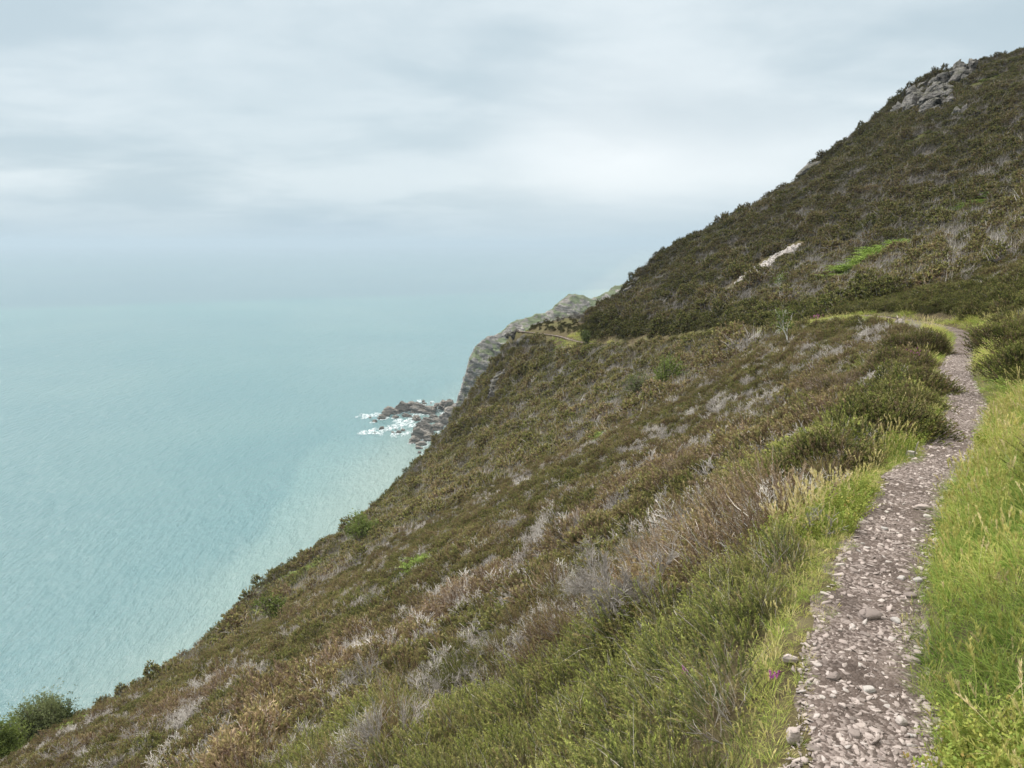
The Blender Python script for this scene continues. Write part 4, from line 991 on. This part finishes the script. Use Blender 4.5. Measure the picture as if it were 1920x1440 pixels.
def bracken_patch(label, pts, n, H, mat, seed, spread, cat='bracken', name='bracken_patch'):
    """a drift of fronds along a line of surveyed spots, one plant mass"""
    hs = np.array([h[:3] for h in first_hit(pts)]); pb = PB(seed); g = pb.r
    for k in range(n):
        i = g.integers(0, max(len(hs)-1, 1)); t = g.random(); p = hs[i]+(hs[min(i+1, len(hs)-1)]-hs[i])*t; x, y = p[:2]+g.normal(size=2)*spread
        z = float(ground(x, y)[0]); q = PB(seed*100+k); bracken_clump(q, 7, H*(.7+.5*g.random()))
        for v, f, c in zip(q.v, q.f, q.c): pb.add(v+np.array([x, y, z])-hs[0], f-f.min(), c)
    o = pb.build(name, mat); o.location = hs[0]; tag(o, label, cat)
bracken_patch('vivid green bracken drift in the middle of the upper slope', [(1585,518),(1610,508),(1635,494),(1655,480),(1672,472)], 130, 1.5, M['bracken'], 3, .85)
bracken_patch('small bright green bracken streak high on the right', [(1815,394),(1832,385),(1850,377)], 26, 1.0, M['bracken'], 4, .7)
bracken_patch('bright green bracken patch below the pair of mid-slope shrubs', [(1130,832),(1150,818),(1180,806)], 30, .65, M['bracken'], 5, .45)
bracken_patch('green fronds at the foot of the light green mid-slope shrub', [(1248,738),(1266,732)], 10, .6, M['bracken'], 6, .4)
bracken_patch('yellow bush glowing on the dark slope edge at lower left', [(497,1160),(510,1152)], 16, .8, M['yellow'], 7, .42)
bracken_patch('yellow-green fringe along the brow behind the bottom left trees', [(140,1374),(165,1362),(190,1348),(220,1330)], 60, .7, M['bracken'], 8, .5)
bracken_patch('thin green bracken streak on the lower slope', [(770,1082),(795,1068),(815,1052)], 20, .55, M['bracken'], 9, .3)
bracken_patch('dull green growth on the brow right of the yellow bush', [(505,1105),(540,1088),(575,1072),(600,1062)], 60, .8, M['leaf_mid'], 10, 1.2)
bracken_patch('green fronds scattered on the steep edge above the brow shrub', [(860,905),(885,885),(905,862),(925,835)], 22, .7, M['bracken'], 11, 1.0)
bracken_patch('yellow-green patch below the largest crag at upper right', [(1712,268),(1745,258)], 22, .9, M['leaf_mid'], 12, 1.2)
bracken_patch('green patch on the ridge top right of the rock knob', [(1835,158),(1870,148)], 30, .9, M['leaf_mid'], 13, 1.5)
bracken_patch('yellow-green leafy clump by the mid-slope path mound', [(1350,665),(1362,660)], 8, .6, M['yellow'], 14, .3)
bracken_patch('bright bracken on the bank at the right frame edge', [(1905,740),(1925,735)], 8, .22, M['bracken'], 15, .05)

# rounded heather bushes along the seaward verge
def hbush(label, px, py, R, H, seed, mat='heather1', cb=0.0):
    h = hit(px, py); pb = PB(seed); heather_clump(pb, R, H, int(1500*R*H/.25), .14, 1, cb, seed*.37); lump = PB(seed+9)
    o = empty('heather_bush', (h[0], h[1], h[2]-.10)); tag(o, label, 'heather bush', 'rounded heather bushes beside the path')
    pb.build('foliage', M[mat], o)
    st = []; [branches(pb.r, np.zeros(3), unit(pb.r.normal(size=3)*.5+np.array([0, 0, 1])), H*.5, .012, 1, st, .5) for _ in range(5)]
    w = PB(seed+5); w.tubes([a[0] for a in st], [a[1] for a in st], [a[2] for a in st], [a[3] for a in st], .5); w.build('stems', M['wood'], o)
hbush('rounded olive heather bush topmost on the left of the far curve', 1715, 668, .80, .55, 1)
hbush('broad domed heather bush on the left of the curve, second from the top', 1690, 712, .80, .55, 2, cb=.06)
hbush('green heather bush closest to the path where it narrows', 1722, 748, .50, .38, 3, cb=-.05)
hbush('dark green heather bush left of the dry yellow grass', 1690, 790, .62, .48, 4, cb=-.1)
hbush('green bush between the pale verge boulder and the dark bush', 1655, 838, .55, .45, 5, cb=-.15)
hbush('wide tawny heather bush on the mound, farther from the path', 1600, 738, .8, .48, 6, cb=.3)
hbush('single dark round bush among pale twigs', 1513, 772, .36, .42, 7, cb=-.1)
hbush('olive heather bush left of the path in the middle distance', 1560, 905, .45, .40, 8, cb=-.05)
hbush('orange-brown heather bush standing proud of the mid slope', 1310, 905, .6, .45, 9, cb=.35)
hbush('green bush right of centre above the dry grass stems', 1470, 945, .42, .40, 10, cb=-.1)

hbush('dark heather bush on the uphill bank at the right frame edge', 1925, 665, .75, .60, 11, cb=-.12)
hbush('second dark bush uphill of the path, below the one at the right frame edge', 1935, 712, .55, .45, 12, cb=-.15)
# dead bushes that stand out
def dbush(label, px, py, size, rad, stems, lean, seed, depth=4, spread=.42, c=.55):
    h = hit(px, py); pb = PB(seed); dead_bush(pb, size, rad, depth, stems, lean, spread, c, .0012 if h[3] < 9 else .003, nb=2 if depth > 4 else 3)
    o = pb.build('dead_bush', M['dead1']); o.location = (h[0], h[1], h[2]); tag(o, label, 'dead bush', 'bleached dead heather bushes')
dbush('large bleached leafless bush leaning left from a dark stub in mid foreground', 1232, 1165, .62, .008, 3, (-.85, .2, .6), 5, 4, .36)
dbush('small forked dead branch below the large leaning bush', 1255, 1225, .26, .005, 2, (-.2, 0, 1), 6, 2)
dbush('white swept-back dead bush at lower left', 710, 1320, .62, .006, 3, (-.7, .1, .5), 7, 3, .34)
dbush('grey fan of dead stems at the bottom edge left of centre', 750, 1436, .55, .005, 4, (-.7, .1, .5), 8, 3, .34)
dbush('pale dead twigs standing up behind the grey fan of stems', 560, 1385, .42, .006, 4, (-.1, 0, 1), 9, 2)
dbush('whitish twig bush near the left end of the foreground slope', 270, 1400, .75, .010, 4, (-.2, 0, 1), 10, 2)
dbush('grey twig bush farthest left on the foreground slope', 130, 1432, .8, .012, 4, (-.2, 0, 1), 11, 2)
dbush('dead bush with upright silver stems in the middle of the slope', 1085, 1045, .5, .007, 4, (-.3, 0, 1), 12, 3)
dbush('long low silver branches above and right of the leaning bush', 1290, 990, .5, .006, 3, (-.8, 0, .5), 13, 3)
dbush('wispy pale bush below the orange-brown heather', 1180, 965, .5, .006, 4, (-.4, 0, .9), 14, 3)
dbush('dry straw-coloured branch lying across heather at bottom right of centre', 1385, 1405, .22, .003, 2, (-1, .1, .35), 15, 1, .3, c=.45)
dbush('pale twigs beside the path-side dark green bush', 1545, 1015, .20, .003, 3, (-.3, 0, 1), 16, 2)
# flowers
def flower(label, px, py, n, R, L, lift=.1):
    h = hit(px, py); pb = PB(int(px)); P = pb.r.normal(size=(n, 3))*R*np.array([1, 1, .4])+np.array([0, 0, lift]); D = unit(pb.r.normal(size=(n, 3))*.4+np.array([0, 0, 1]))
    pb.leaflets(P, D, L, 8, 4, L*.22, L*.16, .9, None, .5, .3, .2, 1, 0, quad=True); P0 = P-D*lift; e = empty('bell_heather', h[:3]); tag(e, label, 'flower', 'purple bell heather in flower')
    pb.build('blossom', M['purple'], e); w = PB(3); w.ribbons(P0, D, lift+L*.5, L*.06, 2, None, .5, .5); w.build('stems', M['wood'], e)
flower('single purple flower spike by the left edge of the path at bottom', 1443, 1345, 3, .008, .035, .16)
flower('purple flower cluster on the pale twiggy mound near the saplings', 1531, 608, 16, .13, .09, .35)
flower('left of two purple flower clusters on the domed bushes', 1674, 712, 7, .06, .05, .50)
flower('right of two purple flower clusters on the domed bushes', 1710, 708, 7, .06, .05, .50)
flower('purple blossom in green heather near the bottom centre', 1280, 1352, 4, .012, .03, .25)

# ------------------------------------------------------------------ sea air
def haze():
    B = R0+500; z0, z1 = SEA-6, 82.0
    v = [(-B, -B, z0), (B, -B, z0), (B, B, z0), (-B, B, z0), (-B, -B, z1), (B, -B, z1), (B, B, z1), (-B, B, z1)]
    f = [(0, 3, 2, 1), (4, 5, 6, 7), (0, 1, 5, 4), (1, 2, 6, 5), (2, 3, 7, 6), (3, 0, 4, 7)]
    m = bpy.data.materials.new('sea_air'); m.use_nodes = True; T = NT(m.node_tree)
    pv = T.n('ShaderNodeVolumePrincipled', i_Color=(.52, .645, .74, 1), i_Density=.00011, i_Anisotropy=.1)
    T.n('ShaderNodeOutputMaterial', i_Volume=pv.outputs[0])
    o = mesh_obj('haze', v, f, m); o['kind'] = 'stuff'; tag(o, 'pale blue sea haze softening the horizon and far headland', 'haze')
haze()
